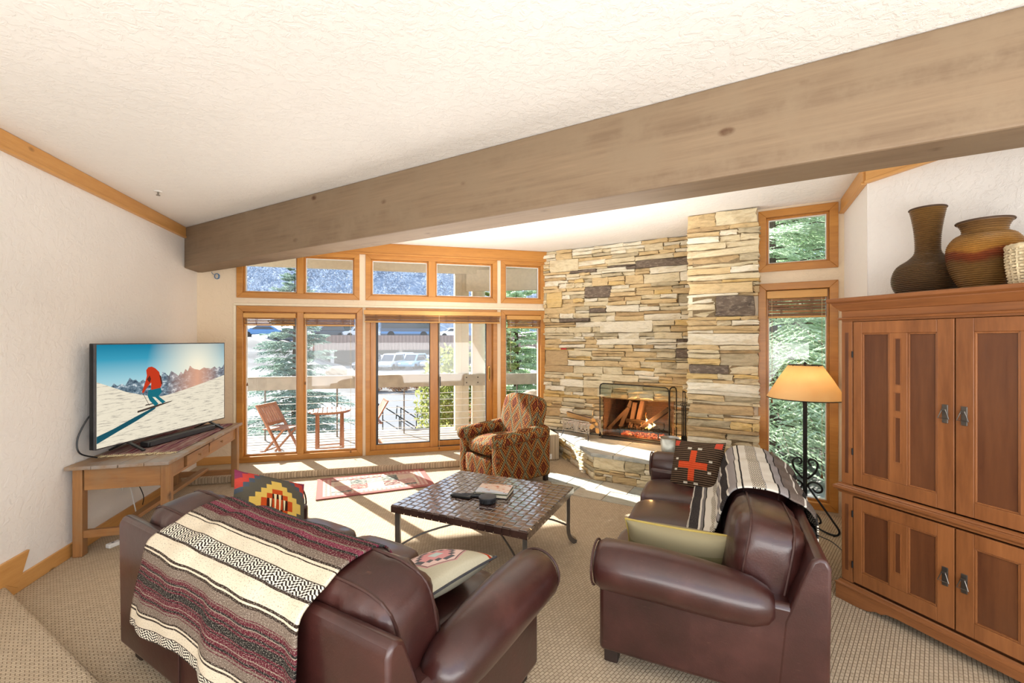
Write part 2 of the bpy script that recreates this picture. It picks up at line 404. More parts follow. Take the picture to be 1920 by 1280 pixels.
# ------------------------------------------------------------------ bamboo blinds
m_val = wood('bamboo_valance', '#dca75c', '#c08a42', 'x', .45, 9.); m_bam = wood('bamboo_slat', '#a8743a', '#7d5226', 'x', .5, 9.); m_bamd = wood('bamboo_slat_dark', '#8a5c2e', '#66411f', 'x', .5, 9.)
m_cord = plain('cord', '#d8c79f', .8)
def blind(loc, rotz, x0, x1, zt, nsl, label, drop=.085, hw=.075, y=-.05, cords=(), grp='bamboo blinds rolled up over the windows', hr=.06):
    b = thing('bamboo_blind', label, 'blind', loc, rotz, grp)
    B('headrail', m_val, x0, x1, y-.01, y+.05, zt-hr, zt, b, bevel=.004)
    hs = drop/nsl
    for i in range(nsl):
        z = zt-hr-(i+.5)*hs
        B('slat', m_bamd if i % 2 else m_bam, x0+.015+R.uniform(-.004,.004), x1-.015+R.uniform(-.004,.004), y+.004+.006*(i % 3), y+.03+.006*(i % 3), z-hs*.42, z+hs*.42, b, bevel=.003, seg=1)
    B('bottom_rail', m_val, x0+.012, x1-.012, y, y+.03, zt-hr-drop-.018, zt-hr-drop, b, bevel=.003)
    n = max(2, int((x1-x0)/.3))
    lc = MB()
    for i in range(n):
        x = x0+(i+.5)*(x1-x0)/n
        for k in (-.012, .0, .012): lc.bar((x+k, y-.003, zt-hr), (x+k*.4, y-.003, zt-hr-drop), .004)
    lc.obj('lacing', m_bamd, b, kind='stuff')
    for x, z in cords:
        MB().tube([(x, y-.012, zt-hr), (x+.002, y-.013, (zt+z)/2), (x, y-.012, z+.03)], .0018, 5).obj('cord', m_cord, b)
        MB().lathe([(.004,z+.035),(.011,z+.0),(.009,z-.005),(.0,z-.006)], 10, (x, y-.012)).obj('tassel', m_bamd, b, smooth=True)
    return b
blind(BW, 0, -1.93, -1.31, 2.035, 4, 'bamboo blind over the pane nearest the left wall', cords=((-1.88, 1.10),))
blind(BW, 0, -1.21, -.56, 2.035, 4, 'bamboo blind over the second pane, left of the patio door', cords=((-1.19, 1.10), (-.62, .16)))
blind(BW, 0, -.45, 1.47, 2.095, 4, 'wide bamboo blind across the sliding patio door', drop=.09, y=-.08, cords=((.57, .14),))
blind(BW, 0, 1.57, 2.10, 2.05, 5, 'small bamboo blind beside the stone wall', drop=.11, cords=((1.62, 1.22),))
blind(WC, FR, 2.965, 3.475, 2.18, 6, 'bamboo blind with dark slats in the tall window by the lamp', drop=.18, y=-.0, cords=((3.01, 1.05), (3.43, .35)), hr=.075)

# ------------------------------------------------------------------ stonework
def mk_stone(name, a, b, c, speck=0):
    t = NT(name); co = t.coord(scale=(.55, 1, 1.6), rnd=True)
    n = t.noise(co, 7, 5, .62, .8); n2 = t.noise(co, 34, 4, .7)
    col = t.ramp(n, [(.3, a), (.5, b), (.72, c)])
    col = t.mix(t.math('MULTIPLY', t.ramp(n2, [(.5, '#000000'), (.75, '#ffffff')]), .55 if speck else .25), col, '#3f362f' if not speck else '#c9b9a3')
    t.bump(t.math('ADD', t.math('MULTIPLY', n, .6), t.math('MULTIPLY', n2, .5)), .75, .02)
    return t.fin(col, .85, 0, .25)
m_st = [mk_stone('buff_stone', '#d2c19a', '#dfd0ae', '#bfaa84'), mk_stone('tan_stone', '#c9ae80', '#d8be90', '#b09670'),
        mk_stone('cream_stone', '#e2d7bc', '#ebe2cc', '#d0c09c'), mk_stone('ochre_stone', '#cfaa62', '#dcbf86', '#bfa068'),
        mk_stone('grey_stone', '#b0a082', '#c0b293', '#988a6c'), mk_stone('brown_stone', '#b29770', '#c2a67c', '#96805c'),
        mk_stone('dark_speckled_stone', '#5d5148', '#75675a', '#4a413b', 1)]
wts = [34, 20, 24, 9, 9, 5, 2]
def stone(parent, M, x0, x1, z0, z1, proud, depth=.1, mat=None, ov=(0, 0)):
    nx, nz = 3, 3; g = .003; jx = min(.014, (x1-x0)*.1); jz = min(.008, (z1-z0)*.13)
    mb = MB(); w_, h_ = x1-x0, z1-z0; vs = []
    sk = R.uniform(-.5, .5)*jz
    for j in range(nz+1):
        for i in range(nx+1):
            edge = i in (0, nx) or j in (0, nz)
            x = x0+g+(w_-2*g)*i/nx+R.uniform(-jx, jx)*(1 if 0 < i < nx else .7); z = z0+g+(h_-2*g)*j/nz+R.uniform(-jz, jz)*(.9 if 0 < j < nz else .75)+sk*(2*i/nx-1)
            if i == 0: x -= ov[0]*R.uniform(.4, 1)
            if i == nx: x += ov[1]*R.uniform(.4, 1)
            y = -proud+R.uniform(-.006, .004)+(R.uniform(.004, .014) if edge else 0)
            vs.append((x, y, z))
    bd = [i for i in range(nx+1)]+[(nx+1)*j+nx for j in range(1, nz+1)]+[(nx+1)*nz+i for i in range(nx-1, -1, -1)]+[(nx+1)*j for j in range(nz-1, 0, -1)]
    o = len(vs)
    vs += [(vs[b][0], depth, vs[b][2]) for b in bd]
    fs = [(j*(nx+1)+i, j*(nx+1)+i+1, (j+1)*(nx+1)+i+1, (j+1)*(nx+1)+i) for j in range(nz) for i in range(nx)]
    n = len(bd)
    fs += [(bd[k], o+k, o+(k+1) % n, bd[(k+1) % n]) for k in range(n)]
    mb.add(vs, fs, M)
    return mb.obj('stone', mat or R.choices(m_st, wts)[0], parent)
def ledge(parent, M, x0, x1, z0, z1, proud=(.0, .06), ov=(0, 0), holes=(), wscale=1., depth=.1, hr=(.05, .13)):
    """random ledgestone: bands split in blocks, blocks split in thinner courses"""
    z = z0
    while z < z1-.02:
        H_ = R.uniform(*hr)
        if z+H_ > z1-.035: H_ = z1-z
        def run(a, b, zz0, zz1):
            x = a
            while x < b-.02:
                W_ = R.uniform(.2, .52)*wscale
                if x+W_ > b-.12*wscale: W_ = b-x
                hh = zz1-zz0
                lo = (ov[0] if x <= x0+.001 else 0, 0); hi = (0, ov[1] if x+W_ >= x1-.001 else 0)
                if hh > .085 or (hh > .055 and R.random() < .45):
                    if R.random() < .22: stone(parent, M, x, x+W_, zz0, zz1, R.uniform(*proud), depth, ov=(lo[0], hi[1]))
                    else:
                        k = zz0+hh*R.uniform(.35, .65); s_ = R.random()
                        for q0, q1 in ((zz0, k), (k, zz1)):
                            if W_ > .26*wscale and R.random() < .5:
                                xm = x+W_*R.uniform(.35, .65)
                                stone(parent, M, x, xm, q0, q1, R.uniform(*proud), depth, ov=(lo[0], 0)); stone(parent, M, xm, x+W_, q0, q1, R.uniform(*proud), depth, ov=(0, hi[1]))
                            else: stone(parent, M, x, x+W_, q0, q1, R.uniform(*proud), depth, ov=(lo[0], hi[1]))
                else: stone(parent, M, x, x+W_, zz0, zz1, R.uniform(*proud), depth, ov=(lo[0], hi[1]))
                x += W_
        nb = [q for hh_ in holes for q in hh_[2:4] if q > z+.001]
        if nb and z+H_ > min(nb)-.03: H_ = min(nb)-z
        segs = [(x0, x1)]
        for hx0, hx1, hz0, hz1 in holes:
            if hz0 <= z+.001 and hz1 >= z+H_-.001:
                segs = [s2 for a, b in segs for s2 in ((a, min(b, hx0)), (max(a, hx1), b)) if s2[1]-s2[0] > .03]
        for a, b in segs: run(a, b, z, z+H_)
        z += H_
m_mortar = plain('mortar', '#8d7a5c', .95, var=.2, sc=30, bump=.5)
I4 = Matrix.Identity(4)
# fireplace wall
FX0, FX1, FZ0, FZ1 = .93, 1.90, .33, .86
wf = thing('wall_fireplace', None, None, FC, FR, kind='structure'); wf['label'] = 'fireplace wall of stacked buff ledgestone'
bk = MB()
for x0, x1, z0, z1 in ((-.15,FX0,0,CE),(FX1,2.4,0,CE),(FX0,FX1,FZ1,CE),(FX0,FX1,0,FZ0)): bk.box(x0, x1, .03, .2, z0, z1)
bk.obj('mortar_bed', m_mortar, wf)
def special(parent, M, lst, depth, ov=(0, 0)):
    for x0, x1, z0, z1, k in lst: stone(parent, M, x0, x1, z0, z1, R.uniform(.03, .055), depth, m_st[k], ov)
spF = [(1.40,2.08,2.66,2.76,6), (.90,1.62,1.79,1.95,2), (.66,1.05,2.29,2.45,6), (.05,.30,2.17,2.40,3), (.03,.40,1.31,1.53,5), (.84,1.54,1.62,1.70,2), (1.92,2.18,1.45,1.57,6), (.10,.56,2.70,2.88,0)]
ledge(wf, I4, .0, 2.27, .34, CE-.005, holes=[(FX0,FX1,.3,FZ1+.02)]+[q[:4] for q in spF], wscale=1.0, depth=.06, hr=(.06, .145))
special(wf, I4, spF, .06)
# dark speckled stones the photograph shows
# firebox
m_fbrick = NT('firebrick'); co = m_fbrick.coord(); br = m_fbrick.n('TexBrick', Vector=m_fbrick.coord(rot=(PI/2,0,0)), Scale=9.0)
br.inputs['Color1'].default_value = lin('#8a5a3c'); br.inputs['Color2'].default_value = lin('#74482f'); br.inputs['Mortar'].default_value = lin('#4a3528'); br.inputs['Mortar Size'].default_value = .02
m_fbrick.bump(br.outputs['Fac'], .3, .01); m_fb = m_fbrick.fin(m_fbrick.mix(m_fbrick.noise(co, 4, 4), br.outputs['Color'], '#3a2a22'), .9)
fbx = MB(); a, b = FX0, FX1; a2, b2 = FX0+.16, FX1-.16; zb, zt = .34, FZ1+.05; d_ = .56
fbx.add([(a,.0,zb),(b,.0,zb),(b2,d_,zb),(a2,d_,zb),(a,.0,zt),(b,.0,zt),(b2,d_,zt),(a2,d_,zt)], [(0,3,2,1),(4,5,6,7),(0,4,7,3),(3,7,6,2),(1,2,6,5)])
fbx.obj('firebox', m_fb, wf, solid=.02)
# chimney pillar
PX0, PX1 = 2.24, 2.88
wp = thing('wall_pillar', None, None, FC, FR, kind='structure'); wp['label'] = 'projecting ledgestone pillar right of the fireplace'
B('mortar_bed', m_mortar, PX0+.03, PX1-.035, -.97, .1, 0, CE, wp)
spP = [(2.50,2.86,1.93,2.14,6), (2.24,2.62,1.33,1.42,6), (2.24,2.85,.91,1.0,5), (2.50,2.88,2.88,3.025,0), (2.64,2.84,.76,.84,3), (2.24,2.84,2.17,2.28,1)]
ledge(wp, Matrix.Translation((0, -.97, 0)), PX0, PX1, .0, CE-.004, proud=(.0, .06), ov=(.03, .03), wscale=1.25, depth=.2, hr=(.07, .15), holes=[q[:4] for q in spP])
special(wp, Matrix.Translation((0, -.97, 0)), spP, .2)
Ml = Matrix(((0,-1,0,PX0+.03),(1,0,0,0),(0,0,1,0),(0,0,0,1))) @ Matrix.Rotation(PI, 4, 'Z')
Ml = Matrix.Translation((PX0+.03, 0, 0)) @ Matrix.Rotation(-PI/2, 4, 'Z')
ledge(wp, Ml, .04, .78, .34, CE-.004, proud=(.0, .05), wscale=1.3, depth=.03, hr=(.09, .16))
Mr = Matrix.Translation((PX1-.035, -.97, 0)) @ Matrix.Rotation(PI/2, 4, 'Z')
# hearth
he = thing('hearth', None, None, FC, FR, kind='structure'); he['label'] = 'raised stone hearth with a pale slate top'
MB().prism([(.2,.02),(1.17,-.97),(2.24,-.97),(2.24,.02)], 0, .28).obj('mortar_bed', m_mortar, he)
m_slate = mk_stone('slate', '#a9aaa3', '#bdbcb3', '#969a96')
hx = [.16, .62, 1.13, 1.72, 2.245]
def slabpoly(xa, xb):
    f = lambda x: -(x-.16)*1.005/.975 if x < 1.135 else -1.02
    pts = [(xa, .03), (xa, f(xa)), ]
    if xa < 1.135 < xb: pts.append((1.135, -1.02))
    pts += [(xb, f(xb)), (xb, .03)]
    return [p for i, p in enumerate(pts) if i == 0 or (abs(p[0]-pts[i-1][0])+abs(p[1]-pts[i-1][1])) > .004]
for xa, xb in ((.17,.75),(.755,1.40),(1.405,1.85),(1.855,2.24)):
    MB().prism(slabpoly(xa, xb)[::1], .285, .33).obj('slate_slab', m_slate, he, bevel=.006)
ledge(he, Matrix.Translation((0, -.975, 0)), 1.16, 2.24, .0, .283, proud=(.0, .035), ov=(.0, 0), wscale=.8, depth=.06, hr=(.06, .11))
Mh = Matrix.Translation((.19, .0, 0)) @ Matrix.Rotation(-PI/4, 4, 'Z')
ledge(he, Mh, .0, 1.37, .0, .283, proud=(.0, .03), wscale=.8, depth=.05, hr=(.06, .11))
# ------------------------------------------------------------------ slate floor tiles in front of the hearth (pieces of the floor)
def clip(poly, halves):
    for (a, b, c) in halves:                    # keep a*x+b*y>=c
        out = []
        for i in range(len(poly)):
            p, q = poly[i-1], poly[i]; dp = a*p[0]+b*p[1]-c; dq = a*q[0]+b*q[1]-c
            if (dp >= 0) != (dq >= 0): t = dp/(dp-dq); out.append((p[0]+(q[0]-p[0])*t, p[1]+(q[1]-p[1])*t))
            if dq >= 0: out.append(q)
        poly = out
        if len(poly) < 3: return []
    return poly
m_tiles = [mk_stone('slate_tile_a', '#a3a294', '#b5b3a5', '#8f9186'), mk_stone('slate_tile_b', '#8f9490', '#a5a8a2', '#7f8580'), mk_stone('slate_tile_c', '#b5a994', '#c0b7a4', '#9d9482')]
fl_t = thing('floor_slate', None, None, FC, FR, kind='structure'); fl_t['label'] = 'slate tile apron in front of the hearth'
q2 = 2**-.5
for i in range(-8, 10):
    for j in range(-6, 2):
        x0, y0 = i*.36+(.18 if j % 2 else 0)+.03, -1.62+j*.31
        cell = [(x0+.003, y0+.003), (x0+.355, y0+.003), (x0+.355, y0+.305), (x0+.003, y0+.305)]
        # right apron and the strip left of the hearth (world X 1.75..2.3, Y<5.92)
        for hv in ([(1,0,1.13),(-1,0,-2.9),(0,1,-1.62),(0,-1,1.0)], [(-1,0,-1.127),(0,1,-1.62),(q2,q2,1.75-2.17),(-q2,-q2,-(2.285-2.17)),(q2,-q2,-(5.91-6.49))]):
            pl_ = clip(cell, hv)
            if len(pl_) >= 3:
                ar = abs(sum(pl_[k-1][0]*pl_[k][1]-pl_[k][0]*pl_[k-1][1] for k in range(len(pl_))))/2
                if ar > .002: MB().prism(pl_, .0, .006+R.uniform(0, .003)).obj('slate_tile', R.choice(m_tiles), fl_t)
# small wall details
def outlet(name, label, loc, rotz):
    o_ = thing(name, label, 'outlet', loc, rotz)
    B('plate', m_white, -.06, .06, -.006, .0, -.036, .036, o_, bevel=.003)
    for x in (-.026, .026):
        s_ = MB().cyl(0, 0, 0, .004, .017, 16, M=Matrix.Translation((x, -.006, 0)) @ Matrix.Rotation(PI/2, 4, 'X')).obj('socket', m_white, o_)
        MB().box(x-.008, x-.005, -.0115, -.009, -.006, .006).box(x+.005, x+.008, -.0115, -.009, -.006, .006).obj('slot', m_dark, s_)
    return o_
outlet('wall_outlet', 'ivory outlet low on the carpeted block beside the armchair', (2.03, 5.919, .058), 0)
outlet('wall_outlet', 'white outlet on the left wall under the television table', (XL+.001, 4.95, .33), PI/2)
cl = MB()
for k in range(3): cl.tube([(.03*math.cos(a*.5+k)*(1-.12*k), -.012-.006*k, .035*math.sin(a*.5+k)) for a in range(13)], .004, 6, closed=False)
cl.tube([(-.03,-.012,.02),(-.05,-.015,.03),(-.062,-.01,.05)], .003, 6)
c_ = cl.obj('cable_coil', plain('blue_cable', '#3f6f9a', .4), loc=(-2.24, YB-.002, 2.50), smooth=True); tag(c_, 'small coil of blue cable hanging on the wall under the beam', 'cable')
sp = thing('sprinkler', 'small ceiling sprinkler head near the left wall', 'sprinkler', (-2.1, 4.71, CE))
MB().lathe([(.0,-.001),(.035,-.001),(.03,-.008),(.012,-.01)], 20).obj('plate', m_white, sp, smooth=True)
MB().cyl(0, 0, -.035, -.006, .007, 10).cyl(0, 0, -.04, -.035, .016, 12).obj('nozzle', m_pewter, sp)
# ================================================================== FURNITURE
def mk_leather(name, col, hi, lo, r0=.27, bst=.22):
    t = NT(name); co = t.coord(); n = t.noise(co, 3.5, 5, .6); n2 = t.noise(co, 160, 2); n3 = t.noise(t.coord(scale=(1,1,6)), 14, 4, .7)
    c = t.ramp(n, [(.3, lo), (.52, col), (.75, hi)])
    c = t.mix(t.math('MULTIPLY', t.ramp(n3, [(.66, '#000000'), (.74, '#ffffff')]), .3), c, '#7d5746')
    t.bump(t.math('ADD', t.math('MULTIPLY', n2, .25), t.noise(co, 9, 4, .6)), bst, .008)
    t.b.inputs['Coat Weight'].default_value = .4; t.b.inputs['Coat Roughness'].default_value = .18
    return t.fin(c, t.math('ADD', t.math('MULTIPLY', n, .25), r0), 0, .5)
m_lea = mk_leather('burgundy_leather', '#381814', '#4b2721', '#2a110e')
m_seam = plain('leather_piping', '#3d221c', .5)
m_foot = plain('dark_wood_foot', '#2b1d17', .5)

def sofa(label, loc, rotz, W=1.0, grp='leather sofas'):
    s = thing('sofa', label, 'sofa', loc, rotz, grp)
    # plinth/body
    fb = MB().box(-W+.08, W-.08, -.44, .44, .085, .30); fb.obj('base', m_lea, s, smooth=True, bevel=.02, seg=3)
    # front rail
    MB().box(-W+.2, W-.2, -.46, -.40, .10, .285).obj('front_rail', m_lea, s, smooth=True, bevel=.02, seg=3)
    # back frame: slanted profile swept along x
    prof = [(.30,.12),(.33,.45),(.42,.70),(.435,.735),(.46,.752),(.49,.748),(.507,.71),(.50,.085),(.31,.085)]
    MB().prism(prof, -W+.01, W-.01, 'x').obj('back_frame', m_lea, s, smooth=True, bevel=.022, seg=3)
    sm = MB()
    for x in (-W*.32, W*.32): sm.tube([(x,.507,.09),(x,.509,.4),(x,.511,.70),(x,.475,.756)], .004, 5)
    sm.obj('seam', m_seam, s, kind='stuff')
    for sx in (-1, 1):
        a = MB()
        xi, xo = sx*(W-.2), sx*(W)
        x0, x1 = min(xi, xo), max(xi, xo)
        # arm panel
        a.prism([(-.49,.085),(-.49,.54),(.40,.52),(.46,.50),(.46,.085)], x0+.012, x1-.012, 'x')
        arm = a.obj('arm', m_lea, s, smooth=True, bevel=.025, seg=3)
        # roll, flaring outwards, sloping and narrowing to the rear
        r = MB(); n = 26; rows = []
        ys = [-.515,-.51,-.495,-.46,-.35,-.2,-.05,.10,.21,.27,.295,.30]; rs = [.0,.06,.105,.125,.127,.127,.125,.118,.105,.08,.05,.0]
        cx = sx*(W-.02)
        for y, rr in zip(ys, rs):
            zc = .535-.04*smoothstep(-.3, .45, y); q = []
            for k in range(n):
                an = 2*PI*k/n; q.append((cx+math.cos(an)*rr*1.02, y, zc+math.sin(an)*rr*.97))
            rows.append(q)
        vs = [p for q in rows for p in q]
        r.add(vs, [(i*n+k, (i+1)*n+k, (i+1)*n+(k+1) % n, i*n+(k+1) % n) for i in range(len(rows)-1) for k in range(n)])
        r.obj('arm_roll', m_lea, s, smooth=True, sharp=70)
        rp = []
        for k in range(25):
            an = -.35*PI+k/24*1.7*PI; rp.append((cx+math.cos(an)*.112, -.503, .535+math.sin(an)*.108))
        MB().tube(rp, .006, 6).obj('piping', m_seam, arm)
        for y in (-.44, .42): B('leg', m_foot, sx*(W-.1)-.035, sx*(W-.1)+.035, y-.035, y+.035, 0, .09, s, bevel=.006)
    cw = (2*W-.4)/3
    for i in range(3):
        x = -W+.2+cw*(i+.5)
        c = MB().soft((x, -.13, .385), (cw/2-.004, .38, .095), 5.5, 10)
        # crown the cushion
        c.v = [(px, py, pz+(.03*(1-((px-x)/(cw/2))**2)*(1-((py+.13)/.39)**2) if pz > .38 else 0)) for px, py, pz in c.v]
        cu = c.obj('seat_cushion', m_lea, s, smooth=True, sharp=0)
        pp = [(x+(cw/2-.012)*math.copysign(abs(math.cos(a))**.36, math.cos(a)), -.13+.374*math.copysign(abs(math.sin(a))**.36, math.sin(a)), .43) for a in [2*PI*k/40 for k in range(40)]]
        MB().tube(pp, .005, 5, closed=True).obj('piping', m_seam, cu)
        bw = (2*W-.2)/6; bxc = (i-1)*2*bw
        M_ = Matrix.Translation((bxc, .262, .58)) @ Matrix.Rotation(math.radians(-10), 4, 'X')
        b = MB().soft((0, 0, 0), (bw+.006, .152, .245), 4.6, 16, puff=.12)
        rr = random.Random(i+int(loc[0]*10)); ph = rr.uniform(0, 6)
        nv = []
        for px, py, pz in b.v:       # wrinkles and slump
            ed = smoothstep(.35, .9, max(abs(px)/bw, abs(pz)/.245)); f = ed*(.007*math.sin(px*44+pz*30+ph)+.005*math.sin(px*83-pz*60+2*ph))
            nv.append((px, py+(f if py > 0 else -f), pz+.012*math.sin(px*6+ph)))
        b.v = [tuple(M_ @ Vector(p)) for p in nv]
        cu = b.obj('back_cushion', m_lea, s, smooth=True, sharp=0)
        for yy in (-.09, .09):
            hx, hz = bw+.006, .245; k_ = .985
            pp = []
            for a in [2*PI*k/44 for k in range(44)]:
                ca, sa = math.cos(a), math.sin(a); L = (abs(ca)**4.6+abs(sa)**4.6)**(1/4.6)
                pz = hz*k_*sa/L
                px = hx*k_*ca/L
                pp.append(tuple(M_ @ Vector((px, yy, pz+.012*math.sin(px*6+ph)))))
            MB().tube(pp, .006, 5, closed=True).obj('piping', m_seam, cu)
    return s
sL = sofa('brown leather sofa seen from behind, maroon striped blanket over its back', (-.3705, 2.458, 0), math.radians(135))
sR = sofa('burgundy leather sofa by the armoire and floor lamp, grey striped blanket over its back', (2.03, 2.60, 0), math.radians(-129.4), W=1.03)

# ---- striped blankets draped over the sofa backs
def mk_stripes(name, stops, per=1.0, fleck=.35, pat=None):
    """stripes across v; pat = list of (v0,v1) woven black/white bands"""
    t = NT(name); uv = t.n('TexCoord').outputs['UV']; sp_ = t.n('SeparateXYZ', Vector=uv); u, v = sp_.outputs[0], sp_.outputs[1]
    wob = t.math('MULTIPLY', t.math('SUBTRACT', t.noise(uv, 9, 2), .5), .006)
    vv = t.math('ADD', v, wob); 
    c = None
    seg = [stops[i:i+28] for i in range(0, len(stops), 28)]
    c = t.ramp(vv, seg[0], True)
    for sg in seg[1:]:
        c = t.mix(t.math('GREATER_THAN', vv, sg[0][0]), c, t.ramp(vv, sg, True))
    nz = t.noise(t.n('Mapping', Vector=uv, Scale=(150, 260, 1)).outputs[0], 1.0, 2, .7)
    c = t.mix(t.math('MULTIPLY', t.ramp(nz, [(.52, '#000000'), (.72, '#ffffff')]), fleck), c, '#d8cdbb')
    c = t.mix(t.math('MULTIPLY', t.ramp(nz, [(.3, '#ffffff'), (.44, '#000000')]), fleck), c, '#1d1716')
    if pat:
        # herringbone-like woven checks
        zz = t.math('PINGPONG', t.math('MULTIPLY', u, 15.0), .5)
        q = t.math('SINE', t.math('MULTIPLY', t.math('ADD', t.math('MULTIPLY', v, 95.0), t.math('MULTIPLY', zz, 3.0)), 6.283))
        q2_ = t.math('SINE', t.math('MULTIPLY', t.math('SUBTRACT', t.math('MULTIPLY', u, 62.0), t.math('MULTIPLY', v, 40.0)), 6.283))
        ck = t.math('GREATER_THAN', t.math('ADD', q, t.math('MULTIPLY', q2_, .9)), 0.0)
        pc = t.mix(ck, '#2a2220', '#e8dfcc')
        for a, b in pat:
            msk = t.math('MULTIPLY', t.math('GREATER_THAN', vv, a), t.math('LESS_THAN', vv, b)); c = t.mix(msk, c, pc)
    t.bump(nz, .5, .004)
    return t.fin(c, .95, 0, .1)
def expand(lst):          # [(width,color)] -> stops normalised
    tot = sum(a for a, _ in lst); z = 0; out = []
    for a, c in lst: out.append((z/tot, c)); z += a
    return out
ma, bk_, gy, cr_, dk, tn, pk = '#591c29', '#211e1d', '#75665a', '#d6c9b1', '#33261f', '#8a7a6c', '#772a43'
maroon = [(2,tn),(2.6,pk),(1.2,gy),(1.6,ma),(2.6,'#33373a'),(1,pk),(1.8,bk_),(2.6,ma),(.6,gy),(2,pk),(1.2,bk_),(2.2,ma)]
cream = [(3,gy),(.5,dk),(.8,cr_),(.6,dk),(4,cr_),(.7,dk),(4.6,'#888888'),(.7,dk),(3.6,cr_),(.6,dk),(.8,cr_),(.6,dk)]
mid = [(3.2,gy),(.5,ma),(.5,gy),(1.5,ma),(.6,bk_),(.4,tn),(1.4,ma),(.7,bk_),(.8,ma),(2.6,bk_),(.6,ma),(.5,bk_),(1.6,ma),(.4,tn),(1.2,ma),(.5,bk_),(.9,ma),(.5,gy),(.5,ma),(3.0,gy),(.6,dk),(.9,cr_),(.7,dk)]
lower = [(3.4,cr_),(.6,dk),(3.6,'#888888'),(.4,dk)]
lstL = [(11,'#b9b0a5'),(.5,dk),(2.5,'#c5bdb2'),(.5,dk),(4,'#b8b0aa')]+maroon+cream+mid+lower
def bands(lst):
    tot = sum(a for a, _ in lst); z = 0; out = []
    for a, c in lst:
        if c == '#888888': out.append((z/tot, (z+a)/tot))
        z += a
    return out
m_thL = mk_stripes('maroon_serape', expand(lstL), fleck=.6, pat=bands(lstL))
g1, g2, g3, wh, bl = '#757170', '#302d2f', '#938d8c', '#d6d0c4', '#1b191a'
lstR = [(3,g2),(.5,wh),(1,g1),(.4,bl),(3,wh),(3,'#888888'),(2,wh),(.5,bl),(2,g3),(.4,bl),(1,wh),(5,g2),(.4,bl),(.8,wh),(2.4,g3),(.4,bl),(1.2,wh),(.3,bl),(2.5,wh),(3.5,'#888888'),(3.2,wh),(.4,bl),(2,g3),(.5,bl),(4,'#6b5f58'),(.4,wh),(3,'#5b5049'),(2,bl),(2.4,'#888888'),(1,bl),(2.4,wh),(2,'#888888'),(3,bl)]
m_thR = mk_stripes('grey_serape', expand(lstR), fleck=.22, pat=bands(lstR))
def drape(name, label, sofa_, path, xa, xb, mat, fringe=None, seed=1, wob=.012):
    """path: list of (y,z) over the back; xa(v),xb(v) the two side edges in sofa coordinates"""
    P = bez([(0, y, z) for y, z in path], 8); n = len(P)-1
    L = [0]
    for i in range(n): L.append(L[-1]+(P[i+1]-P[i]).length)
    rr = random.Random(seed); ph = [rr.uniform(0, 6) for _ in range(6)]
    def at(v):
        t = v*L[-1]
        for i in range(n):
            if t <= L[i+1]+1e-9: break
        k = (t-L[i])/max(1e-9, L[i+1]-L[i]); p = P[i].lerp(P[i+1], k); d = (P[i+1]-P[i]).normalized()
        return p, Vector((0, d.z, -d.y))
    def fn(u, v):
        x = xa(v)*(1-u)+xb(v)*u
        vv = min(1, max(0, v+.018*math.sin(u*9+ph[0])*smoothstep(.6, 1, v)))
        p, nrm = at(vv)
        # cushions bulge: follow the gaps between the three cushions a little
        amp = wob*(.35+smoothstep(.45, .9, v))
        off = amp*(math.sin(u*15+ph[1]+v*2)+.6*math.sin(u*27+ph[2]-v*3))
        gap = sum(math.exp(-((x-b_)/.06)**2) for b_ in (-.3, .3))*.012*(1-smoothstep(.45, .6, v))
        q = p-nrm*(.016+max(-.003, off)-gap)
        return (x, q.y, q.z)
    g = MB().grid(72, 90, fn)
    o = g.obj(name, mat, None, smooth=True, sharp=0, solid=.008)
    o.location = sofa_.location; o.rotation_euler = sofa_.rotation_euler
    tag(o, label, 'blanket')
    if fringe is not None:
        f = MB()
        for k in range(46):
            u = (k+.5)/46; p = Vector(fn(u, fringe)); 
            d = -1 if fringe == 0 else 1
            a = p+Vector((rr.uniform(-.01,.01), -.012, -.028)); b_ = p+Vector((rr.uniform(-.02,.02), -.02, -.06))
            f.tube([p, a, b_], [.004, .003, .0015], 4)
        f.obj('fringe', plain('fringe_'+name, '#d9d0c2', .9), o, kind='stuff')
    return o
pathL = [(.06,.52),(.095,.67),(.135,.785),(.19,.828),(.29,.833),(.375,.818),(.435,.785),(.485,.762),(.528,.72),(.53,.60),(.532,.45),(.534,.30)]
drape('striped_blanket', 'maroon, cream and black striped woven blanket over the back of the brown sofa', sL, pathL,
      lambda v: .50+.22*smoothstep(.45, 1, v), lambda v: -.60-.03*v, m_thL, seed=3)
pathR = [(-.10,.512),(.0,.525),(.06,.57),(.095,.68),(.135,.785),(.19,.828),(.29,.833),(.375,.818),(.435,.785),(.485,.762),(.528,.70),(.53,.60),(.532,.50)]
drape('striped_blanket', 'grey, white and black striped blanket with white fringe on the burgundy sofa', sR, pathR,
      lambda v: .46-.04*v, lambda v: -.62-.05*v, m_thR, fringe=0, seed=8, wob=.014)

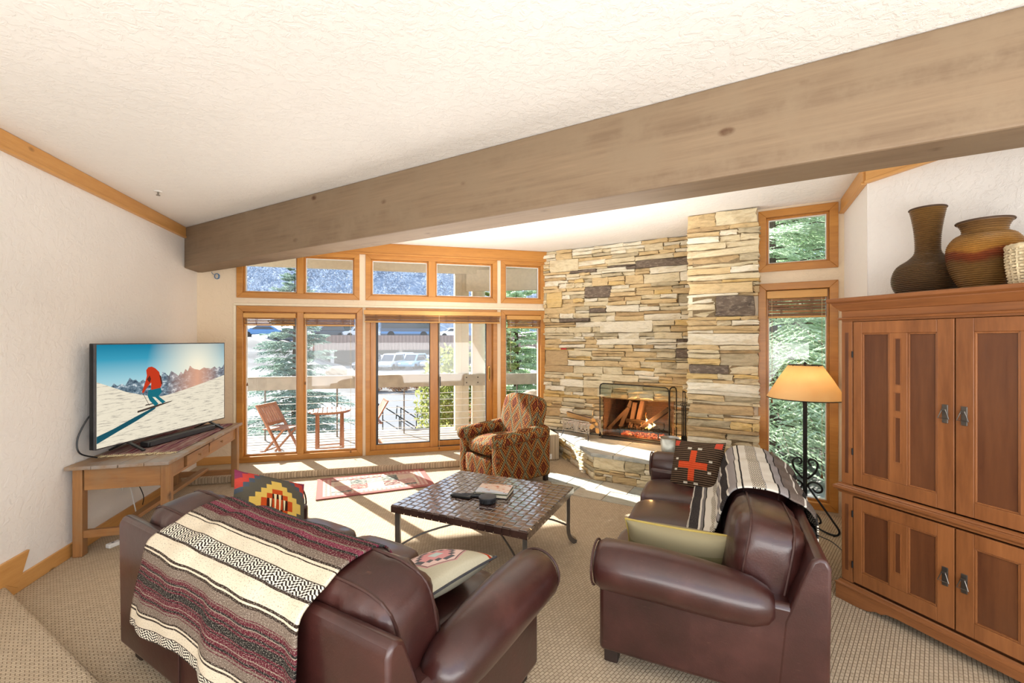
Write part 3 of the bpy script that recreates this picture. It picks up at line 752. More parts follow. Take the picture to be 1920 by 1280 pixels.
# ---- cushions
def pillow(name, label, loc, rot, w_, h_, t_, mat, grp=None, piping=None, n=22, cat='cushion'):
    def side(sg):
        def f(u, v):
            a, b = 2*u-1, 2*v-1
            k = (max(0, 1-a**2)*max(0, 1-b**2))**.42
            s_ = 1-.06*(1-abs(a)**2)*abs(b)**3; s2 = 1-.06*(1-abs(b)**2)*abs(a)**3
            return (a*w_/2*s2, sg*t_/2*k, b*h_/2*s_)
        return f
    m = MB().grid(n, n, side(-1)); m.grid(n, n, side(1), flip=True)
    o = m.obj(name, mat, None, smooth=True, sharp=0)
    o.rotation_mode = 'XYZ'; o.matrix_world = Matrix.Translation(loc) @ rot
    tag(o, label, cat, grp)
    if piping:
        pp = []
        for k in range(40):
            a = 2*PI*k/40; ca, sa = math.cos(a), math.sin(a); L_ = max(abs(ca), abs(sa)); x, z = ca/L_, sa/L_
            pp.append((x*w_/2*(1-.06*(1-z*z)*abs(x)**3), 0, z*h_/2*(1-.06*(1-x*x)*abs(z)**3)))
        MB().tube(pp, .006, 5, closed=True).obj('piping', piping, o)
    return o
def face(t, u, v, u0, u1, v0, v1):
    return t.math('MULTIPLY', t.math('MULTIPLY', t.math('GREATER_THAN', u, u0), t.math('LESS_THAN', u, u1)), t.math('MULTIPLY', t.math('GREATER_THAN', v, v0), t.math('LESS_THAN', v, v1)))
def uvnt(name):
    t = NT(name); uv = t.n('TexCoord').outputs['UV']; s_ = t.n('SeparateXYZ', Vector=uv); return t, uv, s_.outputs[0], s_.outputs[1]
# cross cushion
t, uv, u, v = uvnt('cross_weave')
rows = t.math('SINE', t.math('MULTIPLY', v, 2*PI*26)); r2_ = t.math('SINE', t.math('MULTIPLY', u, 2*PI*40))
c = t.mix(t.ramp(t.math('ADD', t.math('MULTIPLY', rows, .5), .5), [(.35, '#000000'), (.6, '#ffffff')]), '#2b2019', '#6d5845')
for q in ((.44,.56,.22,.78), (.22,.78,.44,.56)): c = t.mix(face(t, u, v, *q), c, '#d9542f')
for a, b in ((.36,.80),(.56,.80),(.36,.16),(.56,.16)): c = t.mix(face(t, u, v, a, a+.08, b, b+.04), c, '#d8d0be')
for a, b in ((.14,.58),(.14,.38),(.80,.58),(.80,.38)): c = t.mix(face(t, u, v, a, a+.06, b, b+.04), c, '#d8d0be')
for a, b in ((.03,.86),(.85,.86),(.03,.02),(.85,.02)): c = t.mix(face(t, u, v, a, a+.12, b, b+.11), c, '#d0523c')
t.bump(t.math('ADD', rows, t.math('MULTIPLY', r2_, .4)), .6, .006); m_cross = t.fin(c, .9, 0, .1)
# kilim cushion with stepped diamond
t, uv, u, v = uvnt('kilim_weave')
sn = lambda x, k: t.math('DIVIDE', t.math('FLOOR', t.math('MULTIPLY', x, float(k))), float(k))
du = t.math('ABSOLUTE', t.math('SUBTRACT', sn(u, 14), .46)); dv = t.math('ABSOLUTE', t.math('SUBTRACT', sn(v, 14), .46)); d = t.math('ADD', du, dv)
c = t.ramp(d, [(0, '#b5461f'), (.12, '#3a2018'), (.16, '#c04e22'), (.27, '#d9b85e'), (.40, '#5a564b'), (.58, '#4d5560'), (.70, '#b8443a'), (.85, '#7f3550')], True)
ze = t.math('PINGPONG', t.math('MULTIPLY', u, 16.0), .5); c = t.mix(t.math('MULTIPLY', t.math('LESS_THAN', d, .2), t.math('GREATER_THAN', t.math('ADD', ze, t.math('MULTIPLY', v, .8)), .72)), c, '#e4d6a8')
t.bump(t.math('SINE', t.math('MULTIPLY', v, 380.0)), .3, .003); m_kil = t.fin(c, .92, 0, .1)
# pale cushion with a pink medallion and a red stripe
t, uv, u, v = uvnt('pale_weave')
c = t.mix(t.noise(uv, 60, 2), '#bdb6a0', '#aea891')
du = t.math('ABSOLUTE', t.math('SUBTRACT', u, .40)); dv = t.math('ABSOLUTE', t.math('SUBTRACT', v, .5)); d = t.math('MAXIMUM', t.math('MULTIPLY', du, 1.2), t.math('ADD', dv, t.math('MULTIPLY', du, .5)))
c = t.mix(t.math('LESS_THAN', d, .34), c, '#bf8f8f'); c = t.mix(t.math('LESS_THAN', d, .32), c, '#6b5a55'); c = t.mix(t.math('LESS_THAN', d, .305), c, '#d9bdb5')
d2 = t.math('ADD', sn(du, 16), sn(dv, 16)); c = t.mix(t.math('LESS_THAN', d2, .19), c, '#5f5f62'); c = t.mix(t.math('LESS_THAN', d2, .16), c, '#cf9494'); c = t.mix(t.math('LESS_THAN', d2, .05), c, '#b9c8c4')
c = t.mix(face(t, u, v, .86, .895, -1, 2), c, '#a83c22'); c = t.mix(face(t, u, v, .895, .99, -1, 2), c, '#c2ad78'); c = t.mix(face(t, u, v, .05, .08, -1, 2), c, '#a83c22')
m_pale = t.fin(c, .92, 0, .1)
t, uv, u, v = uvnt('sage_velvet')
c = t.mix(face(t, u, v, -1, 2, .40, .60), '#8f8465', '#7a704e'); m_sage = t.fin(c, .7, 0, .3)
def place(sofa_, lx, ly, lz, rx=0, ry=0, rz=0):
    M_ = Matrix.Translation(sofa_.location) @ Matrix.Rotation(sofa_.rotation_euler.z, 4, 'Z') @ Matrix.Translation((lx, ly, lz))
    return M_.to_translation(), Matrix.Rotation(sofa_.rotation_euler.z+rz, 4, 'Z') @ Matrix.Rotation(rx, 4, 'X') @ Matrix.Rotation(ry, 4, 'Y')
rd = math.radians
L_, Rm = place(sL, .60, -.08, .665, rd(-38), rd(32), rd(-78)); pillow('throw_cushion', 'kilim cushion with orange and yellow stepped diamond at the far end of the brown sofa', L_, Rm, .46, .46, .15, m_kil)
L_, Rm = place(sL, -.58, -.16, .57, rd(-76), rd(4), rd(86)); pillow('throw_cushion', 'pale cushion with pink medallion and red stripe beside the near arm of the brown sofa', L_, Rm, .46, .44, .14, m_pale, piping=m_dark)
L_, Rm = place(sR, -.64, -.10, .645, rd(-24), rd(-6), rd(62)); pillow('throw_cushion', 'dark brown ribbed cushion with orange cross at the far end of the burgundy sofa', L_, Rm, .44, .44, .15, m_cross)
L_, Rm = place(sR, .70, -.13, .545, rd(14), 0, rd(90)); pillow('throw_cushion', 'sage green long cushion lying behind the near arm of the burgundy sofa', L_, Rm, .56, .26, .15, m_sage, piping=plain('gold_piping', '#a8924a', .6))

# ------------------------------------------------------------------ kilim armchair
t, uv, u, v = uvnt('kilim_upholstery')
fa = t.math('SUBTRACT', t.math('MULTIPLY', t.math('PINGPONG', t.math('DIVIDE', u, .19), .5), 2.0), 0.0)
fb_ = t.math('MULTIPLY', t.math('PINGPONG', t.math('DIVIDE', v, .36), .5), 2.0)
m_ = t.math('ADD', fa, fb_)
hk = t.math('MULTIPLY', t.math('SINE', t.math('MULTIPLY', u, 2*PI*33)), t.math('SINE', t.math('MULTIPLY', v, 2*PI*27)))
c = t.ramp(t.math('MULTIPLY', m_, .5), [(0, '#a85a28'), (.05, '#544b33'), (.12, '#5a2012'), (.20, '#b87a3c'), (.22, '#511f14'), (.41, '#5c5339'), (.45, '#c4b58c'), (.465, '#2f2b23'), (.51, '#6d6749'), (.57, '#5f2012'), (.76, '#a8753f'), (.78, '#4a1b12'), (.88, '#7a3a1f'), (.95, '#352c1f')], True)
band = t.math('MULTIPLY', t.math('GREATER_THAN', m_, .50), t.math('LESS_THAN', m_, .84)); band2 = t.math('MULTIPLY', t.math('GREATER_THAN', m_, 1.18), t.math('LESS_THAN', m_, 1.50))
c = t.mix(t.math('MULTIPLY', t.math('GREATER_THAN', hk, .18), t.math('MAXIMUM', band, band2)), c, '#b0823f')
t.bump(t.noise(uv, 260, 2), .35, .003); m_arm = t.fin(c, .9, 0, .12)
ac = thing('armchair', 'rust and olive kilim patterned armchair in front of the patio door', 'armchair', (1.25, 5.28, 0), math.radians(-66))
MB().soft((0,.03,.24), (.31,.34,.15), 9, 6).obj('base', m_arm, ac, smooth=True, sharp=0, cubeuv=1)
MB().soft((0,-.36,.23), (.265,.035,.12), 8, 6).obj('front_rail', m_arm, ac, smooth=True, sharp=0, cubeuv=1)
sc_ = MB().soft((0,-.06,.44), (.27,.345,.085), 4.5, 12); sc_.v = [(x, y, z+(.03*(1-(x/.28)**2)*(1-((y+.06)/.36)**2) if z > .44 else 0)) for x, y, z in sc_.v]
sc_.obj('seat_cushion', m_arm, ac, smooth=True, sharp=0, cubeuv=1)
MB().tube([(.262*math.copysign(abs(math.cos(a))**.45, math.cos(a)), -.06+.338*math.copysign(abs(math.sin(a))**.45, math.sin(a)), .475) for a in [2*PI*k/36 for k in range(36)]], .006, 5, closed=True).obj('piping', plain('dark_olive_piping', '#3b3326', .8), ac)
for sx in (-1, 1):
    a_ = MB().prism([(-.39,.07),(-.39,.55),(.30,.60),(.40,.60),(.40,.07)], sx*.335-.065, sx*.335+.065, 'x')
    a_.obj('arm', m_arm, ac, smooth=True, bevel=.03, seg=3, cubeuv=1)
    n = 22; vs = []; ys = [-.425,-.42,-.405,-.37,-.2,.0,.2,.34,.38,.40]; rs = [0,.05,.08,.092,.092,.09,.088,.085,.06,0]
    for y, r_ in zip(ys, rs):
        for k in range(n): vs.append((sx*.345+math.cos(2*PI*k/n)*r_*1.05, y, .555+.045*smoothstep(-.4,.35,y)+math.sin(2*PI*k/n)*r_*.85))
    MB_ = MB(); MB_.add(vs, [(i*n+k, (i+1)*n+k, (i+1)*n+(k+1) % n, i*n+(k+1) % n) for i in range(len(ys)-1) for k in range(n)])
    MB_.obj('arm_roll', m_arm, ac, smooth=True, sharp=70, cubeuv=1)
    for y in (-.36, .36): B('foot', m_foot, sx*.35-.025, sx*.35+.025, y-.025, y+.025, 0, .075, ac, bevel=.005)
Mb = Matrix.Translation((0,.27,.66)) @ Matrix.Rotation(rd(-15), 4, 'X')
bk2 = MB().soft((0,0,0), (.345,.095,.335), 5.5, 14)
bk2.v = [tuple(Mb @ Vector((x*(1.0+.05*(z/.33)), y-.04*(x/.34)**2*0, z+.02*(1-(x/.35)**2)*(1 if z > 0 else 0)))) for x, y, z in bk2.v]
bk2.obj('backrest', m_arm, ac, smooth=True, sharp=0, cubeuv=1)
MB().tube([tuple(Mb @ Vector((.338*c_*1.02/((abs(c_)**5.5+abs(s_)**5.5)**(1/5.5)), -.06, .33*s_/((abs(c_)**5.5+abs(s_)**5.5)**(1/5.5))+.02*max(0, s_)*(1-c_*c_)))) for c_, s_ in [(math.cos(-.2*PI+k/36*1.4*PI), math.sin(-.2*PI+k/36*1.4*PI)) for k in range(37)]], .006, 5).obj('piping', plain('dark_olive_cord', '#3b3326', .8), ac)

# ------------------------------------------------------------------ woven leather coffee table
ct = thing('coffee_table', 'low coffee table with woven brown leather top and iron legs', 'table', (.685, 3.455, 0), math.radians(-39.5))
TW, TD, TH = 1.10, .97, .465
m_str = mk_leather('woven_strap_leather', '#443029', '#553e36', '#352520', .06, .03)
for n_ in m_str.node_tree.nodes:
    if n_.type == 'BSDF_PRINCIPLED': n_.inputs['Coat Weight'].default_value = 1.0; n_.inputs['Coat Roughness'].default_value = .12; n_.inputs['Specular IOR Level'].default_value = .7
B('core', m_str, -TW/2+.012, TW/2-.012, -TD/2+.012, TD/2-.012, TH-.058, TH-.012, ct, bevel=.008)
NX, NY = 18, 16
def strap(along, k):
    n = NX if along == 'y' else NY; other = NY if along == 'y' else NX
    W_ = TW if along == 'y' else TD; L_ = TD if along == 'y' else TW
    p = W_/n; c0 = -W_/2+(k+.5)*p; hw = p*.475; cell = L_/other; pts = []
    pts += [(-L_/2-.004, TH-.055), (-L_/2-.004, TH-.010)]
    for j in range(other):
        up = ((j+k) % 2 == 0) if along == 'y' else ((j+k) % 2 == 1)
        z = TH-.001 if up else TH-.005
        y = -L_/2+j*cell
        pts += [(y+cell*.1, z), (y+cell*.5, z+(.0012 if up else 0)), (y+cell*.9, z)]
    pts += [(L_/2+.004, TH-.010), (L_/2+.004, TH-.055)]
    vs = []; fs = []
    for q, z in pts:
        for sg in (-1, -.8, .8, 1):
            dz = -.002 if abs(sg) == 1 else 0
            vs.append((c0+sg*hw, q, z+dz) if along == 'y' else (q, c0+sg*hw, z+dz))
    for i in range(len(pts)-1):
        for s_ in range(3):
            q = (i*4+s_, i*4+s_+1, (i+1)*4+s_+1, (i+1)*4+s_); fs.append(q if along == 'y' else q[::-1])
    b = MB(); b.add(vs, fs); b.obj('strap', m_str, ct, smooth=True, sharp=9)
for k in range(NX): strap('y', k)
for k in range(NY): strap('x', k)
for sx in (-1, 1):
    for sy in (-1, 1):
        x, y = sx*(TW/2-.035), sy*(TD/2-.035)
        P = bez([(x,y,TH-.058),(x,y,.25),(x,y,.12),(x+sx*.012,y+sy*.012,.05),(x+sx*.05,y+sy*.05,.006)], 5)
        MB().tube(P, [.034]*len(P), 4, flat=.5).obj('leg', m_steel, ct)
        st = bez([(x-sx*.005,y-sy*.005,.15),(x*.75,y*.75,.22),(x*.4,y*.4,.265),(sx*.055,sy*.05,.275)], 6)
        MB().tube(st, .0075, 8).obj('stretcher', m_steel, ct, smooth=True)
MB().tube([(.068*math.cos(2*PI*k/24), .062*math.sin(2*PI*k/24), .275) for k in range(24)], .0075, 8, closed=True).obj('ring', m_steel, ct, smooth=True)
# ---- things on the coffee table
def tabt(x, y, z=0.): 
    a = math.radians(-39.5); return (.685+x*math.cos(a)-y*math.sin(a), 3.455+x*math.sin(a)+y*math.cos(a), TH+.0025+z)
t, uv, u, v = uvnt('magazine_cover')
c = t.mix(t.ramp(t.noise(uv, 3, 4), [(.4, '#c8ccd2'), (.6, '#e6dcd2')]), '#dcd5cf', '#c9a58c'); 
c = t.mix(t.math('LESS_THAN', t.math('ADD', t.math('MULTIPLY', u, .5), v), .55), c, '#b9c0c9'); c = t.mix(t.ramp(t.noise(uv, 6, 3), [(.58, '#000000'), (.64, '#ffffff')]), c, '#b0684a')
m_cover = t.fin(c, .25, 0, .5)
m_pages = plain('paper_pages', '#d9cfb8', .8, sc=200)
def book(name, label, loc, rz, w_, d_, h_, cov, cat='book', grp=None):
    b = thing(name, label, cat, loc, rz, grp)
    B('pages', m_pages, -w_/2+.004, w_/2-.003, -d_/2+.004, d_/2-.004, .003, h_-.003, b)
    MB().grid(1, 1, lambda u_, v_: (-w_/2+w_*u_, -d_/2+d_*v_, h_)).obj('cover', cov, b, solid=.003)
    B('back_cover', m_dark, -w_/2, w_/2, -d_/2, d_/2, 0, .003, b)
    B('spine', m_dark, -w_/2-.003, -w_/2+.001, -d_/2, d_/2, 0, h_, b)
    return b
bx_, by_ = 0.03, .02
book('book', 'thick book with dark green edges lying under the pale magazine', tabt(.03, .05), rd(-39.5+10), .27, .21, .026, plain('green_cover', '#3f4a2a', .4))
book('book', 'pale glossy magazine lying on top of the thick book on the coffee table', tabt(.035, .05, .0265), rd(-39.5+13), .26, .20, .012, m_cover)
def remote(label, loc, rz, L_, w_):
    r = thing('remote_control', label, 'remote', loc, rz, 'remotes on the coffee table')
    B('body', m_black, -L_/2, L_/2, -w_/2, w_/2, 0, .018, r, bevel=.006)
    bt = MB()
    for i in range(10):
        for j in range(3):
            bt.box(-L_/2+.02+i*(L_-.05)/10, -L_/2+.032+i*(L_-.05)/10, -w_/2+.009+j*.013, -w_/2+.017+j*.013, .018, .0205)
    bt.obj('button', m_dark, r, kind='stuff'); return r
remote('black remote control nearest the edge of the coffee table', tabt(-.16, -.135), rd(-39.5+4), .17, .047)
remote('black remote control between the book and the other remote', tabt(-.085, -.085), rd(-39.5+20), .19, .05)
cd = thing('candle_tin', 'round black lidded tin with ridged sides beside the remotes', 'tin', tabt(.075, -.14), 0)
MB().lathe([(.058,0),(.062,.004),(.062,.028),(.06,.03)], 36).obj('tin', m_black, cd, smooth=True, sharp=30)
MB().lathe([(.064,.029),(.066,.031),(.066,.041),(.058,.045),(.02,.046),(.0,.046)], 36, cap0=True).obj('lid', m_dark, cd, smooth=True, sharp=30)
rg_ = MB()
for k in range(24): rg_.bar((.0625*math.cos(2*PI*k/24), .0625*math.sin(2*PI*k/24), .003), (.0625*math.cos(2*PI*k/24), .0625*math.sin(2*PI*k/24), .027), .003)
rg_.obj('ridges', m_black, cd, kind='stuff')

# ---- rug
t, uv, u, v = uvnt('patchwork_rug')
fl_ = t.n('Combine'+'XYZ', X=t.math('FLOOR', t.math('MULTIPLY', u, 7.0)), Y=t.math('FLOOR', t.math('MULTIPLY', v, 4.0))); wn_ = t.n('TexWhiteNoise', Vector=fl_.outputs[0]).outputs['Value']
c = t.ramp(wn_, [(0, '#c9ab94'), (.2, '#6d4a48'), (.35, '#cdbba3'), (.5, '#57605c'), (.62, '#b98a80'), (.75, '#a9a391'), (.88, '#7f4b4a')], True)
c = t.mix(t.math('MULTIPLY', t.ramp(t.noise(uv, 24, 3, .7), [(.48, '#000000'), (.58, '#ffffff')]), .5), c, '#d6c8b2')
inn = face(t, u, v, .12, .88, .18, .82); mid_ = face(t, u, v, .05, .95, .085, .915); zz_ = t.math('GREATER_THAN', t.math('ADD', t.math('PINGPONG', t.math('MULTIPLY', u, 26.0), .5), t.math('PINGPONG', t.math('MULTIPLY', v, 16.0), .5)), .5)
brd = t.mix(zz_, '#b77a74', '#c9a998'); c = t.mix(inn, brd, c); c = t.mix(mid_, '#a4655f', c)
t.bump(t.noise(uv, 300, 1), .4, .003); m_rug = t.fin(c, .95, 0, .1)
rg = MB().grid(24, 16, lambda u_, v_: (1.26*u_, .74*v_, .008+.0006*math.sin(u_*20))).obj('rug', m_rug, None, solid=.010, loc=(-.83, 5.045, 0), rotz=rd(8)); tag(rg, 'small patchwork rug with red border on the carpet below the window step', 'rug')
rb = MB(); rb.tube([(0,0,.008),(1.26,0,.008),(1.26,.74,.008),(0,.74,.008)], .006, 5, closed=True); rb.obj('binding', plain('rug_binding', '#8a4f4c', .9), rg)

# ------------------------------------------------------------------ television table
tt = thing('console_table', 'long rustic pine table with drawers under the television', 'table', (-2.445, 4.13, 0), 0)
TX, TY, TZ = .66, 1.74, .715
for i in range(4):
    x0 = -.012+i*(TX+.03)/4
    B('top_board', m_oldtop, x0+.0015, x0+(TX+.03)/4-.0015, -.0-.03*R.random()*.3, TY+.01*R.random(), TZ-.028, TZ+R.uniform(-.001,.001), tt, bevel=.005)
for x in (.0, TX-.075):
    for y in (.05, TY-.12): B('leg', m_old['z'], x+.01, x+.075, y, y+.07, 0, TZ-.028, tt, bevel=.006)
B('apron', m_old['x'], .085, TX-.065, .055, .085, TZ-.20, TZ-.028, tt, bevel=.003)
B('apron', m_old['x'], .085, TX-.065, TY-.085, TY-.055, TZ-.17, TZ-.028, tt, bevel=.003)
B('apron', m_old['y'], .02, .045, .12, TY-.12, TZ-.17, TZ-.028, tt, bevel=.003)
# front rail with three drawer fronts
B('drawer_rail', m_old['y'], TX-.055, TX-.02, .12, TY-.12, TZ-.165, TZ-.142, tt, bevel=.003)
B('drawer_rail', m_old['y'], TX-.055, TX-.02, .12, TY-.12, TZ-.045, TZ-.028, tt, bevel=.003)
B('apron', m_old['y'], TX-.055, TX-.022, .12, .36, TZ-.142, TZ-.045, tt, bevel=.002)
for a, b, px_ in ((.385, .85, .01), (.885, 1.44, .004)):
    dd = B('drawer', m_old['y'], TX-.055, TX-.018+px_, a, b, TZ-.140, TZ-.047, tt, bevel=.004)
    M_ = Matrix.Translation((TX-.018+px_, (a+b)/2, TZ-.092)) @ Matrix.Rotation(PI/2, 4, 'Y')
    MB().lathe([(.006,0),(.006,.010),(.013,.016),(.012,.024),(.0,.027)], 14, M=M_).obj('knob', m_old['x'], dd, smooth=True)
B('divider', m_old['z'], TX-.055, TX-.02, .853, .882, TZ-.142, TZ-.045, tt); B('divider', m_old['z'], TX-.055, TX-.02, 1.443, TY-.12, TZ-.142, TZ-.045, tt)
for y in (.065, TY-.105): B('stretcher', m_old['x'], .07, TX-.065, y, y+.04, .14, .20, tt, bevel=.005)
B('stretcher', m_old['y'], TX/2-.035, TX/2+.035, .10, TY-.10, .20, .235, tt, bevel=.006)
# runner cloth
t, uv, u, v = uvnt('runner_weave')
c = t.ramp(t.noise(t.n('Mapping', Vector=uv, Scale=(30, 1.2, 1)).outputs[0], 1.0, 3, .7), [(.3, '#2b3050'), (.42, '#6d2432'), (.5, '#a99a8c'), (.56, '#7a2434'), (.7, '#3a3a55')])
t.bump(t.noise(uv, 200, 2), .4, .003); m_run = t.fin(c, .95, 0, .1)
rn = MB().grid(16, 40, lambda u_, v_: (-2.40+.56*u_, 4.46+1.32*v_, TZ+.006+.0015*math.sin(v_*40+u_*9))).obj('table_runner', m_run, None, solid=.005); tag(rn, 'red and blue striped woven runner on the pine table under the television', 'table runner')
fr_ = MB()
for k in range(40):
    x = -2.40+.56*(k+.5)/40; fr_.tube([(x,4.462,TZ+.007),(x+R.uniform(-.01,.01),4.43,TZ+.005),(x+R.uniform(-.02,.02),4.405,TZ+.004)], .003, 4)
fr_.obj('fringe', plain('runner_fringe', '#d8c8a0', .9), rn, kind='stuff')

# ------------------------------------------------------------------ television with the skier picture
def emis(name, col, st=1.0, fn=None):
    t = NT(name); t.t.nodes.remove(t.b); em = t.n('Emission', Strength=st)
    if fn: t.l(fn(t), em.inputs[0])
    else: em.inputs[0].default_value = lin(col)
    t.l(em.outputs[0], t.out.inputs[0]); return t.m
a0 = Vector((-2.345, 4.285, 0)); b0 = Vector((-1.905, 5.715, 0)); dv_ = b0-a0; TVW = dv_.length; TVH = .855; z0 = .80
tv = thing('television', 'large flat television showing a red jacketed skier on a snow slope', 'television', (a0.x, a0.y, z0), math.atan2(dv_.y, dv_.x))
# local: x along the screen, y>0 is behind, picture faces -y
B('housing', m_black, 0, TVW, .006, .05, 0, TVH, tv, bevel=.006)
bz = MB(); frame_bars(bz, 0, TVW, 0, TVH, .010, -.004, .02); bz.obj('bezel', plain('tv_bezel', '#5c5c60', .3, .6), tv)
B('back_box', m_black, .3, TVW-.3, .05, .075, .06, .42, tv, bevel=.01)
for x in (.30, TVW-.22):
    MB().bar((x, .02, .005), (x-.0, -.14, -.07), .03, .014).bar((x, .02, .005), (x, .17, -.07), .03, .014).obj('foot', m_black, tv, bevel=.003)
def sky(t):
    s_ = t.n('SeparateXYZ', Vector=t.n('TexCoord').outputs['UV']); u, v = s_.outputs[0], s_.outputs[1]
    g = t.ramp(v, [(.45, '#d4e4e0'), (.65, '#9fd0dc'), (.85, '#3fa0bd'), (1, '#1c7f9f')])
    dx = t.math('SUBTRACT', u, .73); dy = t.math('MULTIPLY', t.math('SUBTRACT', v, .70), .56); r = t.math('SQRT', t.math('ADD', t.math('MULTIPLY', dx, dx), t.math('MULTIPLY', dy, dy)))
    return t.mix(t.ramp(r, [(.02, '#ffffff'), (.42, '#000000')]), g, '#fff6dc')
def snow(t):
    uv = t.n('TexCoord').outputs['UV']; n = t.noise(t.n('Mapping', Vector=uv, Scale=(5, 30, 1), Rotation=(0, 0, -.35)).outputs[0], 2.2, 5, .7)
    return t.mix(t.ramp(n, [(.52, '#000000'), (.68, '#ffffff')]), '#f0e6cf', '#9a938a')
def rock(t):
    uv = t.n('TexCoord').outputs['UV']; u = t.n('SeparateXYZ', Vector=uv).outputs[0]
    c = t.ramp(t.noise(uv, 22, 6, .75), [(.38, '#34495a'), (.55, '#8296a3'), (.62, '#dfe6e8')]); 
    return t.mix(t.ramp(u, [(.45, '#000000'), (.73, '#ffffff'), (.95, '#5a5a5a')]), c, '#e0a98c')
ems = [emis('screen_sky', '', .6, sky), emis('screen_snow', '', .6, snow), emis('screen_rock', '', .6, rock), emis('screen_jacket', '#c63d22', .6), emis('screen_trousers', '#1f6f7d', .6),
       emis('screen_shadow', '#1f5563', .6), emis('screen_ski', '#4a3f38', .6), emis('screen_dark', '#5c2a20', .6)]
scm = MB(); ly = [-.0045]
def flat(poly, mi):
    ly[0] -= .0002
    o = len(scm.v)
    for px, pz in poly:
        scm.uv[len(scm.v)] = (px, pz); scm.v.append((.01+px*(TVW-.02), ly[0], .01+pz*(TVH-.02)))
    scm.face(range(o, o+len(poly)), mi)
flat([(0,0),(1,0),(1,1),(0,1)], 0)
rr = random.Random(4); mt = [(.0,.35)]
for k, (x, z) in enumerate([(.06,.60),(.1,.615),(.15,.60),(.2,.655),(.24,.63),(.29,.62),(.33,.56),(.40,.60),(.43,.69),(.46,.66),(.50,.69),(.54,.65),(.58,.67),(.62,.70),(.66,.735),(.70,.69),(.73,.68),(.79,.70),(.84,.685),(.90,.70),(.95,.695),(1,.72)]):
    mt.append((x, z)); 
    if k < 21: mt.append((x+.02, z-.025+rr.uniform(-.01,.02)))
mt.append((1,.35)); flat(mt, 2)
flat([(0,0),(1,0),(1,.575),(.82,.515),(.62,.455),(.48,.42),(.40,.415),(.30,.45),(.18,.51),(.05,.605),(0,.64)], 1)
flat([(.0,.115),(.10,.16),(.24,.24),(.385,.315),(.375,.285),(.24,.19),(.12,.12),(.0,.045)], 5)
flat([(.25,.275),(.37,.30),(.50,.335),(.51,.345),(.38,.325),(.25,.295)], 6); flat([(.30,.335),(.38,.345),(.38,.352),(.31,.35)], 6)
flat([(.325,.50),(.415,.53),(.425,.46),(.40,.42),(.455,.345),(.43,.33),(.375,.415),(.355,.42),(.40,.335),(.375,.315),(.335,.385),(.32,.44)], 4)
flat([(.31,.72),(.325,.75),(.35,.755),(.375,.735),(.405,.69),(.42,.60),(.425,.545),(.415,.51),(.345,.50),(.345,.58),(.315,.53),(.29,.475),(.28,.485),(.305,.60),(.315,.66)], 3)
flat([(.315,.62),(.335,.66),(.345,.62),(.335,.58)], 7); flat([(.405,.66),(.42,.64),(.43,.55),(.42,.55)], 7)
flat([(.284,.475),(.288,.475),(.335,.33),(.332,.33)], 6)
scm.obj('screen', ems, tv)
# cables, sound bar
tag(MB().tube(bez([(-2.395,4.36,1.10),(-2.42,4.31,1.03),(-2.445,4.26,.90),(-2.43,4.26,.79),(-2.37,4.36,.727)], 6), .006, 6).obj('power_cable', m_black, None, smooth=True), 'black cable looping behind the near edge of the television', 'cable')
sb = thing('soundbar', 'long glossy black soundbar lying on the runner under the television', 'soundbar', (-2.06, 5.06, TZ+.012), math.atan2(dv_.y, dv_.x))
B('body', m_black, -.42, .42, -.04, .045, 0, .05, sb, bevel=.012, seg=3); B('grille', m_dark, -.40, .40, -.043, -.04, .008, .042, sb)
bx2 = thing('set_top_box', 'small dark box on the runner behind the soundbar end', 'media box', (-1.98, 5.50, TZ+.012), math.atan2(dv_.y, dv_.x))
B('case', m_dark, -.10, .10, -.055, .055, 0, .035, bx2, bevel=.006); B('front', m_black, -.09, .09, -.058, -.054, .006, .03, bx2)
pd = thing('power_strip', 'white power strip with cord on the carpet under the pine table', 'power strip', (-2.19, 4.44, 0), rd(60))
B('body', m_white, -.16, .16, -.025, .025, .0, .035, pd, bevel=.008)
for i in range(5): B('socket', m_dark, -.13+i*.055, -.11+i*.055, -.008, .008, .0345, .036, pd)
tag(MB().tube(bez([(-2.11,4.58,.02),(-2.2,4.62,.05),(-2.32,4.8,.15),(-2.42,4.93,.3),(-2.462,4.95,.33)], 6), .005, 6).obj('cord', m_white, None, smooth=True), 'white cord from the power strip up to the wall outlet', 'cable')
tag(MB().tube(bez([(-2.46,4.97,.335),(-2.40,4.98,.34),(-2.36,5.02,.2),(-2.38,5.05,.1)], 6), .004, 6).obj('black_cord', m_black, None, smooth=True), 'short black plug cord hanging at the outlet below the television', 'cable')

# ------------------------------------------------------------------ armoire
ar = thing('armoire', 'tall cherry wood armoire with panelled doors at the right wall', 'cabinet', (2.812, 2.298, 0), math.atan2(-.9945, .1045))
AW, AD = 1.20, .60
B('side_panel', m_chrry['z'], .0, .03, .005, AD, .1, 1.87, ar, bevel=.003); B('side_panel', m_chrry['z'], AW-.03, AW, .005, AD, .1, 1.87, ar, bevel=.003)
B('back_panel', m_chrryd, .03, AW-.03, AD-.015, AD, .1, 1.87, ar); B('floor_panel', m_chrryd, .03, AW-.03, .03, AD-.015, .11, .14, ar); B('shelf', m_chrryd, .03, AW-.03, .03, AD-.015, .70, .73, ar)
for x0 in (.0, AW-.072):
    for z0_, z1_ in ((.13, .695), (.755, 1.80)):
        st = B('corner_post', m_chrry['z'], x0+.002, x0+.07, -.004, .05, z0_, z1_, ar, bevel=.004)
        B('flute', m_chrryd, x0+.026, x0+.046, -.0065, -.003, z0_+.07, z1_-.07, st, bevel=.002)
